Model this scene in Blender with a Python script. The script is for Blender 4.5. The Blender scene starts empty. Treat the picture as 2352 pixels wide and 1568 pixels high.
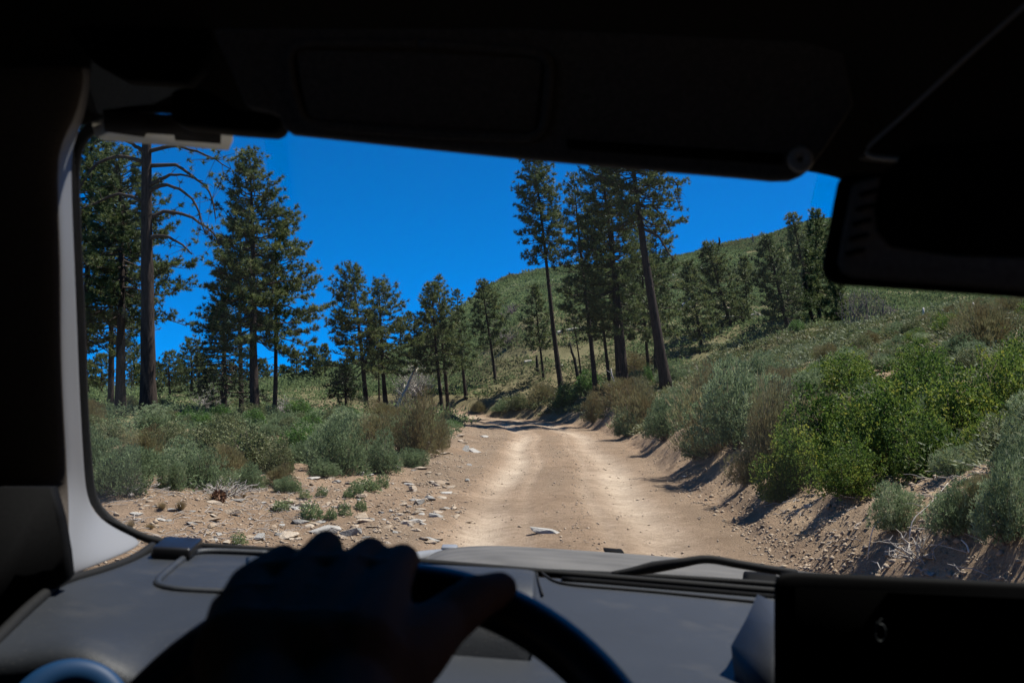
import bpy, bmesh, math, random
import numpy as np
from mathutils import Vector, Matrix

# ------------------------------------------------------------------ camera, sky, sun, exposure
SC = bpy.context.scene
COL = SC.collection
EYE = np.array([0.0, 0.0, 1.75])
PITCH = math.radians(2.85)
FPX = 2352 * 35 / 36.0                      # focal length in units of a 2352 px wide frame
cam_d = bpy.data.cameras.new('camera'); cam = bpy.data.objects.new('camera', cam_d)
COL.objects.link(cam); SC.camera = cam
cam.location = EYE; cam.rotation_euler = (math.radians(90) + PITCH, 0, 0)
cam_d.lens = 35; cam_d.sensor_width = 36; cam_d.clip_start = 0.02; cam_d.clip_end = 5000
cam_d.dof.use_dof = True; cam_d.dof.focus_distance = 22; cam_d.dof.aperture_fstop = 11

SUN_AZ, SUN_EL = math.radians(67), math.radians(62)      # azimuth right of the view direction
sun_vec = Vector((math.sin(SUN_AZ) * math.cos(SUN_EL), math.cos(SUN_AZ) * math.cos(SUN_EL), math.sin(SUN_EL)))
W = bpy.data.worlds.new('World'); SC.world = W; W.use_nodes = True
nt = W.node_tree; bgn = nt.nodes['Background']
sky = nt.nodes.new('ShaderNodeTexSky'); sky.sky_type = 'NISHITA'; sky.sun_disc = False
sky.sun_elevation = SUN_EL; sky.sun_rotation = SUN_AZ
sky.altitude = 3000; sky.air_density = 0.6; sky.dust_density = 0.0; sky.ozone_density = 6.0
hsv = nt.nodes.new('ShaderNodeHueSaturation'); hsv.inputs['Saturation'].default_value = 1.45
tcw = nt.nodes.new('ShaderNodeTexCoord'); lift = nt.nodes.new('ShaderNodeVectorMath'); lift.operation = 'MULTIPLY_ADD'
lift.inputs[1].default_value = (1, 1, 0.925); lift.inputs[2].default_value = (0, 0, 0.075)      # clear mountain air: no pale band at the horizon
nt.links.new(tcw.outputs['Generated'], lift.inputs[0]); nt.links.new(lift.outputs[0], sky.inputs['Vector'])
nt.links.new(sky.outputs[0], hsv.inputs['Color']); nt.links.new(hsv.outputs[0], bgn.inputs[0])
bgn.inputs[1].default_value = 0.115
sl = bpy.data.lights.new('sun', 'SUN'); so = bpy.data.objects.new('sun', sl); COL.objects.link(so)
sl.energy = 5.0; sl.angle = math.radians(0.53); sl.color = (1.0, 0.96, 0.90)
so.rotation_euler = (-sun_vec).to_track_quat('-Z', 'Y').to_euler(); so.location = (20, 20, 60)
SC.view_settings.view_transform = 'Standard'; SC.view_settings.look = 'None'
SC.view_settings.exposure = 0.8; SC.view_settings.gamma = 1.0
SC.cycles.max_bounces = 5; SC.cycles.transparent_max_bounces = 12
SC.cycles.diffuse_bounces = 2; SC.cycles.glossy_bounces = 2; SC.cycles.transmission_bounces = 2
SC.cycles.caustics_reflective = False; SC.cycles.caustics_refractive = False
try:
    SC.cycles.use_denoising = True
except Exception:
    pass

FWD = np.array([0, math.cos(PITCH), math.sin(PITCH)]); UPV = np.array([0, -math.sin(PITCH), math.cos(PITCH)])
def ray(u, v):
    return FWD + (u - 1176) / FPX * np.array([1.0, 0, 0]) + (784 - v) / FPX * UPV
def P(u, v, d):
    return EYE + d * ray(u, v)

# ------------------------------------------------------------------ small toolbox
def tag(o, label=None, cat=None, group=None, kind=None):
    if label: o['label'] = label
    if cat: o['category'] = cat
    if group: o['group'] = group
    if kind: o['kind'] = kind
    return o
def link(o, parent=None):
    COL.objects.link(o)
    if parent is not None: o.parent = parent
    return o
def empty(name, loc=(0, 0, 0)):
    o = bpy.data.objects.new(name, None); o.location = loc; o.empty_display_size = 0.1
    return link(o)
def mesh(name, verts, faces, mat=None, smooth=False, attr=None):
    """verts (n,3); faces: int array (m,k) or list of tuples"""
    me = bpy.data.meshes.new(name)
    verts = np.asarray(verts, dtype=np.float32)
    if isinstance(faces, np.ndarray):
        m, k = faces.shape
        me.vertices.add(len(verts)); me.vertices.foreach_set('co', verts.ravel())
        me.loops.add(m * k); me.loops.foreach_set('vertex_index', faces.astype(np.int32).ravel())
        me.polygons.add(m); me.polygons.foreach_set('loop_start', np.arange(0, m * k, k, dtype=np.int32))
        me.update(calc_edges=True)
    else:
        me.from_pydata([tuple(map(float, q)) for q in verts], [], [tuple(map(int, f)) for f in faces]); me.update()
    if attr:
        for an, av in attr.items():
            a = me.attributes.new(an, 'FLOAT', 'POINT'); a.data.foreach_set('value', np.asarray(av, dtype=np.float32))
    if mat: me.materials.append(mat)
    if smooth:
        me.polygons.foreach_set('use_smooth', np.ones(len(me.polygons), dtype=bool))
    return me
def obj(name, me, parent=None, loc=None):
    o = bpy.data.objects.new(name, me)
    if loc is not None: o.location = loc
    return link(o, parent)
def norm(a):
    return a / np.maximum(np.linalg.norm(a, axis=-1, keepdims=True), 1e-9)
class Geo:
    """collects triangles / quads as triangles with one float attribute"""
    def __init__(s): s.v = []; s.f = []; s.t = []; s.n = 0
    def add(s, v, f, t=None):
        v = np.asarray(v, dtype=np.float32); f = np.asarray(f, dtype=np.int32)
        s.v.append(v); s.f.append(f + s.n); s.n += len(v)
        s.t.append(np.full(len(v), 0.5, np.float32) if t is None else np.broadcast_to(np.asarray(t, np.float32), (len(v),)))
    def tube(s, pts, rad, k=5, t=None, cap=True):
        pts = np.asarray(pts, float); n = len(pts); rad = np.broadcast_to(np.asarray(rad, float), (n,))
        tan = norm(np.gradient(pts, axis=0))
        ref = np.array([0.0, 0, 1]) if abs(tan[:, 2]).mean() < 0.8 else np.array([1.0, 0, 0])
        a = norm(np.cross(tan, ref)); b = np.cross(tan, a)
        ang = np.arange(k) * 2 * math.pi / k
        ring = pts[:, None, :] + rad[:, None, None] * (np.cos(ang)[None, :, None] * a[:, None, :] + np.sin(ang)[None, :, None] * b[:, None, :])
        v = ring.reshape(-1, 3); f = []
        i = np.arange(n - 1)[:, None] * k; j = np.arange(k)[None, :]; j2 = (j + 1) % k
        f = np.concatenate([np.stack([i + j, i + j2, i + k + j2], -1).reshape(-1, 3), np.stack([i + j, i + k + j2, i + k + j], -1).reshape(-1, 3)])
        if cap:
            c0, c1 = len(v), len(v) + 1
            v = np.concatenate([v, pts[:1], pts[-1:]])
            jj = np.arange(k)
            f = np.concatenate([f, np.stack([np.full(k, c0), (jj + 1) % k, jj], -1), np.stack([np.full(k, c1), (n - 1) * k + jj, (n - 1) * k + (jj + 1) % k], -1)])
        s.add(v, f, t)
    def leaves(s, o, d, L, w, rng, t=0.5, kind='tri'):
        o = np.asarray(o, float); d = norm(np.asarray(d, float)); n = len(o)
        L = np.broadcast_to(L, (n,)); w = np.broadcast_to(w, (n,))
        side = norm(np.cross(d, rng.normal(size=(n, 3))))
        tip = o + d * L[:, None]; t = np.broadcast_to(t, (n,))
        if kind == 'tri':
            v = np.stack([o - side * w[:, None] / 2, o + side * w[:, None] / 2, tip], 1).reshape(-1, 3)
            f = np.arange(3 * n).reshape(-1, 3); s.add(v, f, np.repeat(t, 3))
        else:
            nrm = np.cross(d, side)
            mid = o + d * L[:, None] * 0.5 + nrm * (w * 0.25)[:, None]
            v = np.stack([o, mid + side * w[:, None] / 2, tip, mid - side * w[:, None] / 2], 1).reshape(-1, 3)
            b = np.arange(n)[:, None] * 4
            f = np.concatenate([b + np.array([[0, 1, 2]]), b + np.array([[0, 2, 3]])]); s.add(v, f, np.repeat(t, 4))
    def mesh(s, name, mat, smooth=False):
        return mesh(name, np.concatenate(s.v), np.concatenate(s.f), mat, smooth, {'tint': np.concatenate(s.t)})

def _hash(ix, iy, seed):
    with np.errstate(over='ignore'):
        h = (ix.astype(np.int64) * 374761393 + iy.astype(np.int64) * 668265263 + seed * 974711) & 0xffffffff
        h = ((h ^ (h >> 13)) * 1274126177) & 0xffffffff
        h = h ^ (h >> 16)
    return (h & 0xffff) / 65535.0
def vn(x, y, seed=0):
    x = np.asarray(x, float); y = np.asarray(y, float)
    ix = np.floor(x); iy = np.floor(y); fx = x - ix; fy = y - iy
    fx = fx * fx * (3 - 2 * fx); fy = fy * fy * (3 - 2 * fy)
    a = _hash(ix, iy, seed); b = _hash(ix + 1, iy, seed); c = _hash(ix, iy + 1, seed); d = _hash(ix + 1, iy + 1, seed)
    return (a * (1 - fx) + b * fx) * (1 - fy) + (c * (1 - fx) + d * fx) * fy - 0.5
def fbm(x, y, seed=0, o=3):
    r = 0; a = 1.0
    for k in range(o):
        r = r + a * vn(np.asarray(x) * 2 ** k, np.asarray(y) * 2 ** k, seed + k * 17); a *= 0.5
    return r
def sst(x, a, b):
    t = np.clip((x - a) / (b - a), 0, 1); return t * t * (3 - 2 * t)

# ------------------------------------------------------------------ materials
def new_mat(name):
    m = bpy.data.materials.new(name); m.use_nodes = True
    return m, m.node_tree.nodes, m.node_tree.links, m.node_tree.nodes['Principled BSDF']
def setv(b, **k):
    names = {'rough': 'Roughness', 'metal': 'Metallic', 'spec': 'Specular IOR Level', 'coat': 'Coat Weight', 'col': 'Base Color'}
    for a, x in k.items(): b.inputs[names[a]].default_value = x
def ramp(n, stops, interp='LINEAR'):
    r = n.new('ShaderNodeValToRGB'); cr = r.color_ramp; cr.interpolation = interp
    while len(cr.elements) < len(stops): cr.elements.new(0.5)
    for e, (p, c) in zip(cr.elements, stops): e.position = p; e.color = (*c, 1)
    return r
def leaf_mat(name, cols, transl=0.3, rough=0.55, spec=0.3, rnd=0.35):
    m, n, l, b = new_mat(name)
    at = n.new('ShaderNodeAttribute'); at.attribute_name = 'tint'
    oi = n.new('ShaderNodeObjectInfo')
    ma = n.new('ShaderNodeMath'); ma.operation = 'MULTIPLY_ADD'; ma.inputs[1].default_value = rnd; ma.inputs[2].default_value = -rnd / 2
    l.new(oi.outputs['Random'], ma.inputs[0])
    ad = n.new('ShaderNodeMath'); ad.operation = 'ADD'; l.new(at.outputs['Fac'], ad.inputs[0]); l.new(ma.outputs[0], ad.inputs[1])
    r = ramp(n, [(i / (len(cols) - 1), c) for i, c in enumerate(cols)]); l.new(ad.outputs[0], r.inputs[0])
    l.new(r.outputs[0], b.inputs['Base Color']); setv(b, rough=rough, spec=spec)
    tr = n.new('ShaderNodeBsdfTranslucent'); l.new(r.outputs[0], tr.inputs[0])
    mx = n.new('ShaderNodeMixShader'); mx.inputs[0].default_value = transl
    l.new(b.outputs[0], mx.inputs[1]); l.new(tr.outputs[0], mx.inputs[2])
    l.new(mx.outputs[0], n['Material Output'].inputs[0])
    return m
def bark_mat(name, c1, c2, scale=(9, 9, 1.6), rough=0.9):
    m, n, l, b = new_mat(name)
    tc = n.new('ShaderNodeTexCoord'); mp = n.new('ShaderNodeMapping'); mp.inputs['Scale'].default_value = scale
    l.new(tc.outputs['Object'], mp.inputs[0])
    no = n.new('ShaderNodeTexNoise'); no.inputs['Scale'].default_value = 1.6; no.inputs['Detail'].default_value = 5
    l.new(mp.outputs[0], no.inputs['Vector'])
    r = ramp(n, [(0.3, c1), (0.62, c2)]); l.new(no.outputs[0], r.inputs[0]); l.new(r.outputs[0], b.inputs['Base Color'])
    bp = n.new('ShaderNodeBump'); bp.inputs['Strength'].default_value = 0.8; bp.inputs['Distance'].default_value = 0.04
    l.new(no.outputs[0], bp.inputs['Height']); l.new(bp.outputs[0], b.inputs['Normal']); setv(b, rough=rough, spec=0.15)
    return m
def plain(name, col, rough=0.6, spec=0.4, metal=0.0, grain=0.0, gscale=300, bump=0.0, mottled=0.0):
    m, n, l, b = new_mat(name)
    setv(b, rough=rough, spec=spec, metal=metal, col=(*col, 1))
    tc = n.new('ShaderNodeTexCoord')
    if mottled or grain:
        no = n.new('ShaderNodeTexNoise'); no.inputs['Scale'].default_value = 9 if mottled else gscale; no.inputs['Detail'].default_value = 6
        l.new(tc.outputs['Object'], no.inputs['Vector']); k = mottled or grain
        r = ramp(n, [(0.3, tuple(c * (1 - k) for c in col)), (0.7, tuple(min(1, c * (1 + k)) for c in col))])
        l.new(no.outputs[0], r.inputs[0]); l.new(r.outputs[0], b.inputs['Base Color'])
    if bump:
        n2 = n.new('ShaderNodeTexNoise'); n2.inputs['Scale'].default_value = gscale; n2.inputs['Detail'].default_value = 3
        l.new(tc.outputs['Object'], n2.inputs['Vector'])
        bp = n.new('ShaderNodeBump'); bp.inputs['Strength'].default_value = bump; bp.inputs['Distance'].default_value = 0.002
        l.new(n2.outputs[0], bp.inputs['Height']); l.new(bp.outputs[0], b.inputs['Normal'])
    return m

M = {}
M['needle'] = leaf_mat('pine_needles', [(0.040, 0.060, 0.022), (0.080, 0.110, 0.040), (0.145, 0.170, 0.060), (0.23, 0.21, 0.075)], 0.36, 0.5, 0.2, 0.15)
M['fir'] = leaf_mat('fir_needles', [(0.014, 0.026, 0.010), (0.028, 0.052, 0.017), (0.075, 0.11, 0.025)], 0.25, 0.5, 0.3, 0.1)
M['sage'] = leaf_mat('sage_leaves', [(0.095, 0.125, 0.060), (0.150, 0.205, 0.100), (0.235, 0.295, 0.155), (0.37, 0.41, 0.245)], 0.36, 0.7, 0.1, 0.5)
M['olive'] = leaf_mat('olive_leaves', [(0.055, 0.072, 0.028), (0.10, 0.125, 0.048), (0.17, 0.185, 0.08), (0.25, 0.24, 0.13)], 0.28, 0.55, 0.2, 0.3)
M['rabbit'] = leaf_mat('rabbitbrush_leaves', [(0.17, 0.125, 0.06), (0.22, 0.18, 0.085), (0.22, 0.22, 0.10), (0.36, 0.30, 0.17)], 0.28, 0.7, 0.1, 0.35)
M['yellow'] = leaf_mat('yellow_green_leaves', [(0.040, 0.076, 0.017), (0.072, 0.125, 0.025), (0.145, 0.205, 0.036), (0.30, 0.295, 0.05)], 0.42, 0.55, 0.15, 0.3)
M['green'] = leaf_mat('bright_green_leaves', [(0.05, 0.10, 0.022), (0.085, 0.17, 0.034), (0.15, 0.25, 0.055)], 0.4, 0.45, 0.4, 0.25)
M['herb'] = leaf_mat('herb_leaves', [(0.11, 0.16, 0.07), (0.18, 0.24, 0.10), (0.28, 0.32, 0.15)], 0.3, 0.6, 0.3, 0.3)
M['tan'] = leaf_mat('dry_grass_blades', [(0.20, 0.14, 0.07), (0.30, 0.22, 0.11), (0.40, 0.31, 0.18)], 0.3, 0.7, 0.2, 0.3)
M['scrub'] = leaf_mat('hill_scrub_leaves', [(0.135, 0.130, 0.070), (0.120, 0.165, 0.072), (0.155, 0.205, 0.088), (0.27, 0.27, 0.16)], 0.32, 0.8, 0.03, 0.0)
M['twig'] = plain('shrub_stems', (0.17, 0.13, 0.10), 0.9, 0.1, mottled=0.4)
M['graytwig'] = plain('dead_grey_wood', (0.33, 0.30, 0.27), 0.85, 0.15, mottled=0.35)
M['whitewood'] = plain('bleached_wood', (0.55, 0.50, 0.43), 0.8, 0.2, mottled=0.25)
M['purpletwig'] = plain('bare_purple_grey_stems', (0.17, 0.14, 0.135), 0.9, 0.1, mottled=0.3)
M['bark'] = bark_mat('pine_bark', (0.012, 0.010, 0.009), (0.048, 0.034, 0.027))
M['char'] = bark_mat('charred_bark', (0.008, 0.008, 0.008), (0.03, 0.026, 0.024))
M['limb'] = plain('pine_limb_bark', (0.055, 0.042, 0.034), 0.9, 0.1, mottled=0.3)
def rock_mat(name, a, b_, c):
    m, n, l, b = new_mat(name)
    tc = n.new('ShaderNodeTexCoord'); no = n.new('ShaderNodeTexNoise'); no.inputs['Scale'].default_value = 2.2; no.inputs['Detail'].default_value = 8; no.inputs['Roughness'].default_value = 0.65
    l.new(tc.outputs['Object'], no.inputs['Vector'])
    oi = n.new('ShaderNodeObjectInfo'); ad = n.new('ShaderNodeMath'); ad.operation = 'MULTIPLY_ADD'; ad.inputs[1].default_value = 0.5; l.new(oi.outputs['Random'], ad.inputs[0])
    l.new(no.outputs[0], ad.inputs[2])
    r = ramp(n, [(0.3, a), (0.65, b_), (1.0, c)]); l.new(ad.outputs[0], r.inputs[0]); l.new(r.outputs[0], b.inputs['Base Color']); setv(b, rough=0.9, spec=0.2)
    n2 = n.new('ShaderNodeTexNoise'); n2.inputs['Scale'].default_value = 14; n2.inputs['Detail'].default_value = 6; l.new(tc.outputs['Object'], n2.inputs['Vector'])
    bp = n.new('ShaderNodeBump'); bp.inputs['Strength'].default_value = 0.6; bp.inputs['Distance'].default_value = 0.05; l.new(n2.outputs[0], bp.inputs['Height']); l.new(bp.outputs[0], b.inputs['Normal'])
    return m
M['rock'] = rock_mat('tan_stone', (0.23, 0.165, 0.112), (0.33, 0.255, 0.18), (0.43, 0.36, 0.28))
M['greyrock'] = rock_mat('grey_stone', (0.16, 0.155, 0.145), (0.27, 0.255, 0.23), (0.42, 0.39, 0.345))

M['clod'] = rock_mat('earth_clods', (0.19, 0.14, 0.095), (0.28, 0.215, 0.15), (0.38, 0.30, 0.225))
def ground_mat():
    m, n, l, b = new_mat('dirt')
    geo = n.new('ShaderNodeNewGeometry'); pos = geo.outputs['Position']
    def at(nm):
        a = n.new('ShaderNodeAttribute'); a.attribute_name = nm; return a.outputs['Fac']
    def noise(sc, det=5, ro=0.6):
        x = n.new('ShaderNodeTexNoise'); x.inputs['Scale'].default_value = sc; x.inputs['Detail'].default_value = det; x.inputs['Roughness'].default_value = ro
        l.new(pos, x.inputs['Vector']); return x.outputs[0]
    def mix(f, a, c, mode='MIX'):
        x = n.new('ShaderNodeMix'); x.data_type = 'RGBA'; x.blend_type = mode
        if isinstance(f, float): x.inputs[0].default_value = f
        else: l.new(f, x.inputs[0])
        for k, q in ((6, a), (7, c)):
            if isinstance(q, tuple): x.inputs[k].default_value = (*q, 1)
            else: l.new(q, x.inputs[k])
        return x.outputs[2]
    big = noise(0.55, 4); mid = noise(5, 6, 0.7); fine = noise(38, 5, 0.7); peb = noise(130, 3, 0.6)
    r1 = ramp(n, [(0.30, (0.205, 0.140, 0.090)), (0.55, (0.295, 0.205, 0.135)), (0.75, (0.37, 0.275, 0.19))]); l.new(mid, r1.inputs[0])
    r2 = ramp(n, [(0.3, (0.40, 0.315, 0.23)), (0.7, (0.56, 0.455, 0.345))]); l.new(mid, r2.inputs[0])
    r3 = ramp(n, [(0.3, (0.25, 0.175, 0.110)), (0.7, (0.46, 0.335, 0.215))]); l.new(mid, r3.inputs[0])
    r4 = ramp(n, [(0.3, (0.115, 0.110, 0.052)), (0.62, (0.16, 0.145, 0.075)), (0.82, (0.27, 0.185, 0.12))]); l.new(big, r4.inputs[0])
    c = mix(at('road'), r1.outputs[0], r2.outputs[0])
    r5 = ramp(n, [(0.35, (0.165, 0.118, 0.080)), (0.65, (0.30, 0.226, 0.158))]); l.new(fine, r5.inputs[0])
    c = mix(at('loose'), c, r5.outputs[0])
    c = mix(at('bank'), c, r3.outputs[0])
    c = mix(at('far'), c, r4.outputs[0])
    sp = ramp(n, [(0.30, (0.45, 0.43, 0.41)), (0.42, (0.95, 0.95, 0.95)), (0.62, (1, 1, 1)), (0.70, (1.3, 1.28, 1.25))]); l.new(peb, sp.inputs[0])
    c = mix(0.8, c, sp.outputs[0], 'MULTIPLY')
    sp2 = ramp(n, [(0.32, (0.66, 0.64, 0.62)), (0.5, (1, 1, 1)), (0.68, (1.16, 1.16, 1.16))]); l.new(fine, sp2.inputs[0])
    c = mix(0.8, c, sp2.outputs[0], 'MULTIPLY')
    sp3 = ramp(n, [(0.3, (0.78, 0.76, 0.74)), (0.7, (1.12, 1.11, 1.10))]); l.new(big, sp3.inputs[0])
    c = mix(1.0, c, sp3.outputs[0], 'MULTIPLY')
    l.new(c, b.inputs['Base Color']); setv(b, rough=0.95, spec=0.1)
    h = n.new('ShaderNodeMath'); h.operation = 'MULTIPLY_ADD'; h.inputs[1].default_value = 0.35; l.new(peb, h.inputs[0]); l.new(fine, h.inputs[2])
    bp = n.new('ShaderNodeBump'); bp.inputs['Strength'].default_value = 1.0; bp.inputs['Distance'].default_value = 0.035
    l.new(h.outputs[0], bp.inputs['Height']); l.new(bp.outputs[0], b.inputs['Normal'])
    return m
M['ground'] = ground_mat()

# ------------------------------------------------------------------ terrain
ROAD = np.array([(0.40, -30), (0.45, 0), (0.83, 11), (1.2, 20), (1.55, 30), (1.6, 40), (1.15, 49), (0.0, 57), (-2.6, 63), (-7, 66.5), (-14, 68.5), (-30, 69)], float)
_t = np.linspace(0, 1, 9)[:-1]
def _cr(pts):
    out = []
    for i in range(len(pts) - 1):
        p0 = pts[max(i - 1, 0)]; p1 = pts[i]; p2 = pts[i + 1]; p3 = pts[min(i + 2, len(pts) - 1)]
        for t in _t[::4] if i < 5 else _t[::2]:
            out.append(0.5 * ((2 * p1) + (-p0 + p2) * t + (2 * p0 - 5 * p1 + 4 * p2 - p3) * t * t + (-p0 + 3 * p1 - 3 * p2 + p3) * t ** 3))
    out.append(pts[-1]); return np.array(out)
RL = _cr(ROAD)
def road_dist(x, y):
    """signed distance from the centre line, + on the right"""
    best = np.full(np.shape(x), 1e9); sg = np.ones(np.shape(x))
    for a, b in zip(RL[:-1], RL[1:]):
        d = b - a; L2 = d @ d
        t = np.clip(((x - a[0]) * d[0] + (y - a[1]) * d[1]) / L2, 0, 1)
        ex = x - (a[0] + t * d[0]); ey = y - (a[1] + t * d[1]); q = ex * ex + ey * ey
        side = np.where(ex * d[1] - ey * d[0] >= 0, 1.0, -1.0)
        m = q < best; best = np.where(m, q, best); sg = np.where(m, side, sg)
    return np.sqrt(best) * sg
RX = np.array([-400, -90, -60, -42, -34, -23, -20, -11, -7.4, -4.8, 0.4, 6.4, 19.6, 31.6, 41, 51, 63, 78, 103, 160, 400], float)
RZ = np.array([0.4, 0.8, 1.2, 2.6, 4, 8, 10.4, 17.4, 20, 22.5, 24.8, 26, 27.4, 29, 30.8, 33, 36, 39, 44, 52, 60], float)
HW = 2.05
def parts(x, y):
    x = np.asarray(x, float); y = np.asarray(y, float)
    q = road_dist(x, y); hw = HW + 0.12 * fbm(x * 0.4, y * 0.4, 5, 2) + 0.25 * sst(y, 20, 40)
    return q, q - hw, -q - hw
def track(x, y, q):
    return q + 0.34 * fbm(x * 0.07 + 3, y * 0.11, 51, 2) + 0.10 * np.sin(y * 0.42 + 0.8)
TRK = ((-1.15, 0.30, 1.0), (1.02, 0.38, 1.0), (0.38, 0.12, 0.35), (-0.62, 0.10, 0.3))
def T(x, y):
    x = np.asarray(x, float); y = np.asarray(y, float)
    q, sr, sl_ = parts(x, y)
    bankh = 0.66 + 0.14 * np.sin(y * 0.31) + 0.08 * np.sin(y * 0.83 + 1)
    N = bankh * sst(sr, -0.15, 1.0) + (0.30 * np.clip(sr - 0.6, 0, 16) + 0.10 * np.clip(sr - 16.6, 0, 20)) * sst(x, -6, 3)
    Lf = 0.06 * np.clip(sl_, 0, 13) + 0.05 * sst(sl_, 0, 0.8)
    sy = np.clip((y - 64) / (200 - 64), 0, 1.0); sy = sy * (0.75 + 0.25 * sy)
    F = np.interp(x, RX, RZ)
    z = np.where(q > 0, N, Lf) * (1 - sy) + F * sy
    z = z - 0.13 * np.clip(y - 202, 0, 400) * sst(F, 2, 12) 
    off = np.clip(np.maximum(sr, sl_), 0, 1)
    far = sst(y, 60, 120)
    z = z + off * (0.22 * fbm(x * 0.35, y * 0.35, 1) * (0.5 + off) + 0.07 * fbm(x * 1.7, y * 1.7, 2)) + far * off * 0.9 * fbm(x * 0.06, y * 0.06, 3)
    bank = sst(sr, -0.15, 0.2) * (1 - sst(sr, 1.6, 2.8)) * (1 - sst(y, 35, 50))
    z = z + bank * (0.20 * fbm(x * 1.3, y * 1.3, 8) + 0.09 * np.abs(fbm(x * 3.3, y * 3.3, 9, 2)))
    rd = 1 - sst(np.abs(q), 1.6, 2.4)
    tq = track(x, y, q)
    for c, w_, k_ in TRK:
        z = z - rd * 0.075 * k_ * np.exp(-((tq - c) / w_) ** 2)
    z = z + rd * (0.04 * np.exp(-(tq / 0.40) ** 2) + 0.018 * fbm(x * 3.5, y * 1.2, 61, 2))
    z = z + sst(-q, 1.5, 2.0) * (1 - sst(-q, 2.2, 3.2)) * 0.05 * (1 + fbm(x * 1.3, y * 0.9, 52))
    z = z + 0.035 * fbm(x * 0.9, y * 0.5, 11) + 0.014 * fbm(x * 5, y * 4, 12, 2) + sst(sl_, -0.4, 0.5) * (0.035 * fbm(x * 3.1, y * 3.1, 13))
    return z
def hit(u, v, ymax=260):
    r = ray(u, v); s = np.geomspace(4, ymax, 1600)
    p = EYE[None, :] + s[:, None] * r[None, :]
    below = p[:, 2] < T(p[:, 0], p[:, 1])
    k = int(np.argmax(below)) if below.any() else len(s) - 1
    return p[k]
def at(u, d):
    """ground point in picture column u at forward distance d"""
    x = (u - 1176) / FPX * d
    return np.array([x, d, float(T(x, d))])

def build_ground():
    ys = [-14.0]
    while ys[-1] < 900:
        y = ys[-1]; ys.append(y + (0.5 if y < 4 else 0.065 if y < 12 else min(0.065 * (y / 12) ** 1.3, 14)))
    xs = [0.0]
    while xs[-1] < 500:
        x = xs[-1]; xs.append(x + (0.09 if x < 5.0 else min(0.09 * (x / 5.0) ** 1.9, 16)))
    xr = [0.0]
    while xr[-1] < 500:
        x = xr[-1]; xr.append(x + (0.06 if x < 5.0 else min(0.06 * (x / 5.0) ** 2.0, 16)))
    xs = np.array(xs); xs = np.concatenate([-xs[:0:-1], np.array(xr)]); ys = np.array(ys)
    X, Y = np.meshgrid(xs, ys); nx, ny = len(xs), len(ys)
    Z = T(X, Y); q, sr, sl_ = parts(X, Y)
    road = (1 - sst(np.abs(q), 1.5, 2.5)).ravel()
    tq = track(X, Y, q)
    ruts = sum(k_ * np.exp(-((tq - c) / (w_ * 1.15)) ** 2) for c, w_, k_ in TRK).ravel() * (0.75 + 0.9 * fbm(X * 0.5, Y * 0.12, 21).ravel())
    road_m = np.clip(road * (0.02 + 1.0 * ruts), 0, 1)
    loose = np.clip(np.exp(-((tq + 0.1) / 0.50) ** 2) * 0.8 + sst(-tq, 1.5, 1.95) * (1 - 0.5 * sst(-tq, 3.2, 4.4)) * 0.95 + np.exp(-((tq - 1.85) / 0.35) ** 2) * 0.7, 0, 1).ravel() * np.clip(0.8 + 1.2 * fbm(X * 0.7, Y * 0.25, 22).ravel(), 0, 1)
    bank = (sst(sr, 0.0, 0.5) * (1 - 0.4 * sst(sr, 2, 6))).ravel()
    far = np.maximum(sst(Y, 45, 75), sst(np.maximum(sr, sl_), 5, 11)).ravel() * (np.maximum(sr, sl_).ravel() > 0)
    attr = {'road': road_m, 'loose': loose, 'bank': bank, 'far': far}
    idx = np.arange(nx * ny).reshape(ny, nx)
    F = np.stack([idx[:-1, :-1], idx[:-1, 1:], idx[1:, 1:], idx[1:, :-1]], -1).reshape(-1, 4)
    V = np.stack([X.ravel(), Y.ravel(), Z.ravel()], -1)
    fq = np.abs(q.ravel()[F]).mean(1) < HW + 0.15
    for nm, sel in (('ground', ~fq), ('dirt_road', fq)):
        f = F[sel]; used = np.unique(f); mp = np.zeros(len(V), int); mp[used] = np.arange(len(used))
        me = mesh(nm, V[used], mp[f], M['ground'], True, {k: a[used] for k, a in attr.items()})
        tag(obj(nm, me), kind='structure')
build_ground()
# ------------------------------------------------------------------ pines
def bend(p0, p1, n, up, rng, wob=0.04):
    """a limb from p0 to p1 that sags or rises in between"""
    t = np.linspace(0, 1, n)[:, None]; L = np.linalg.norm(np.subtract(p1, p0))
    p = np.asarray(p0) * (1 - t) + np.asarray(p1) * t
    p[:, 2] += up * L * 4 * t[:, 0] * (1 - t[:, 0])
    p[1:-1] += rng.normal(size=(n - 2, 3)) * wob * L
    return p
def tufts(g, c, ax, rng, k, L, w, spread=0.75):
    n = len(c); c = np.repeat(c, k, 0); ax = np.repeat(ax, k, 0); t0 = np.repeat(rng.uniform(0.0, 0.75, n), k)
    d = norm(ax + rng.normal(size=(n * k, 3)) * spread)
    LL = L * rng.uniform(0.65, 1.15, n * k)
    g.leaves(c - ax * L * 0.25, d, LL, w, rng, np.clip(t0 + rng.uniform(-0.12, 0.12, n * k), 0, 1))
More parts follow.
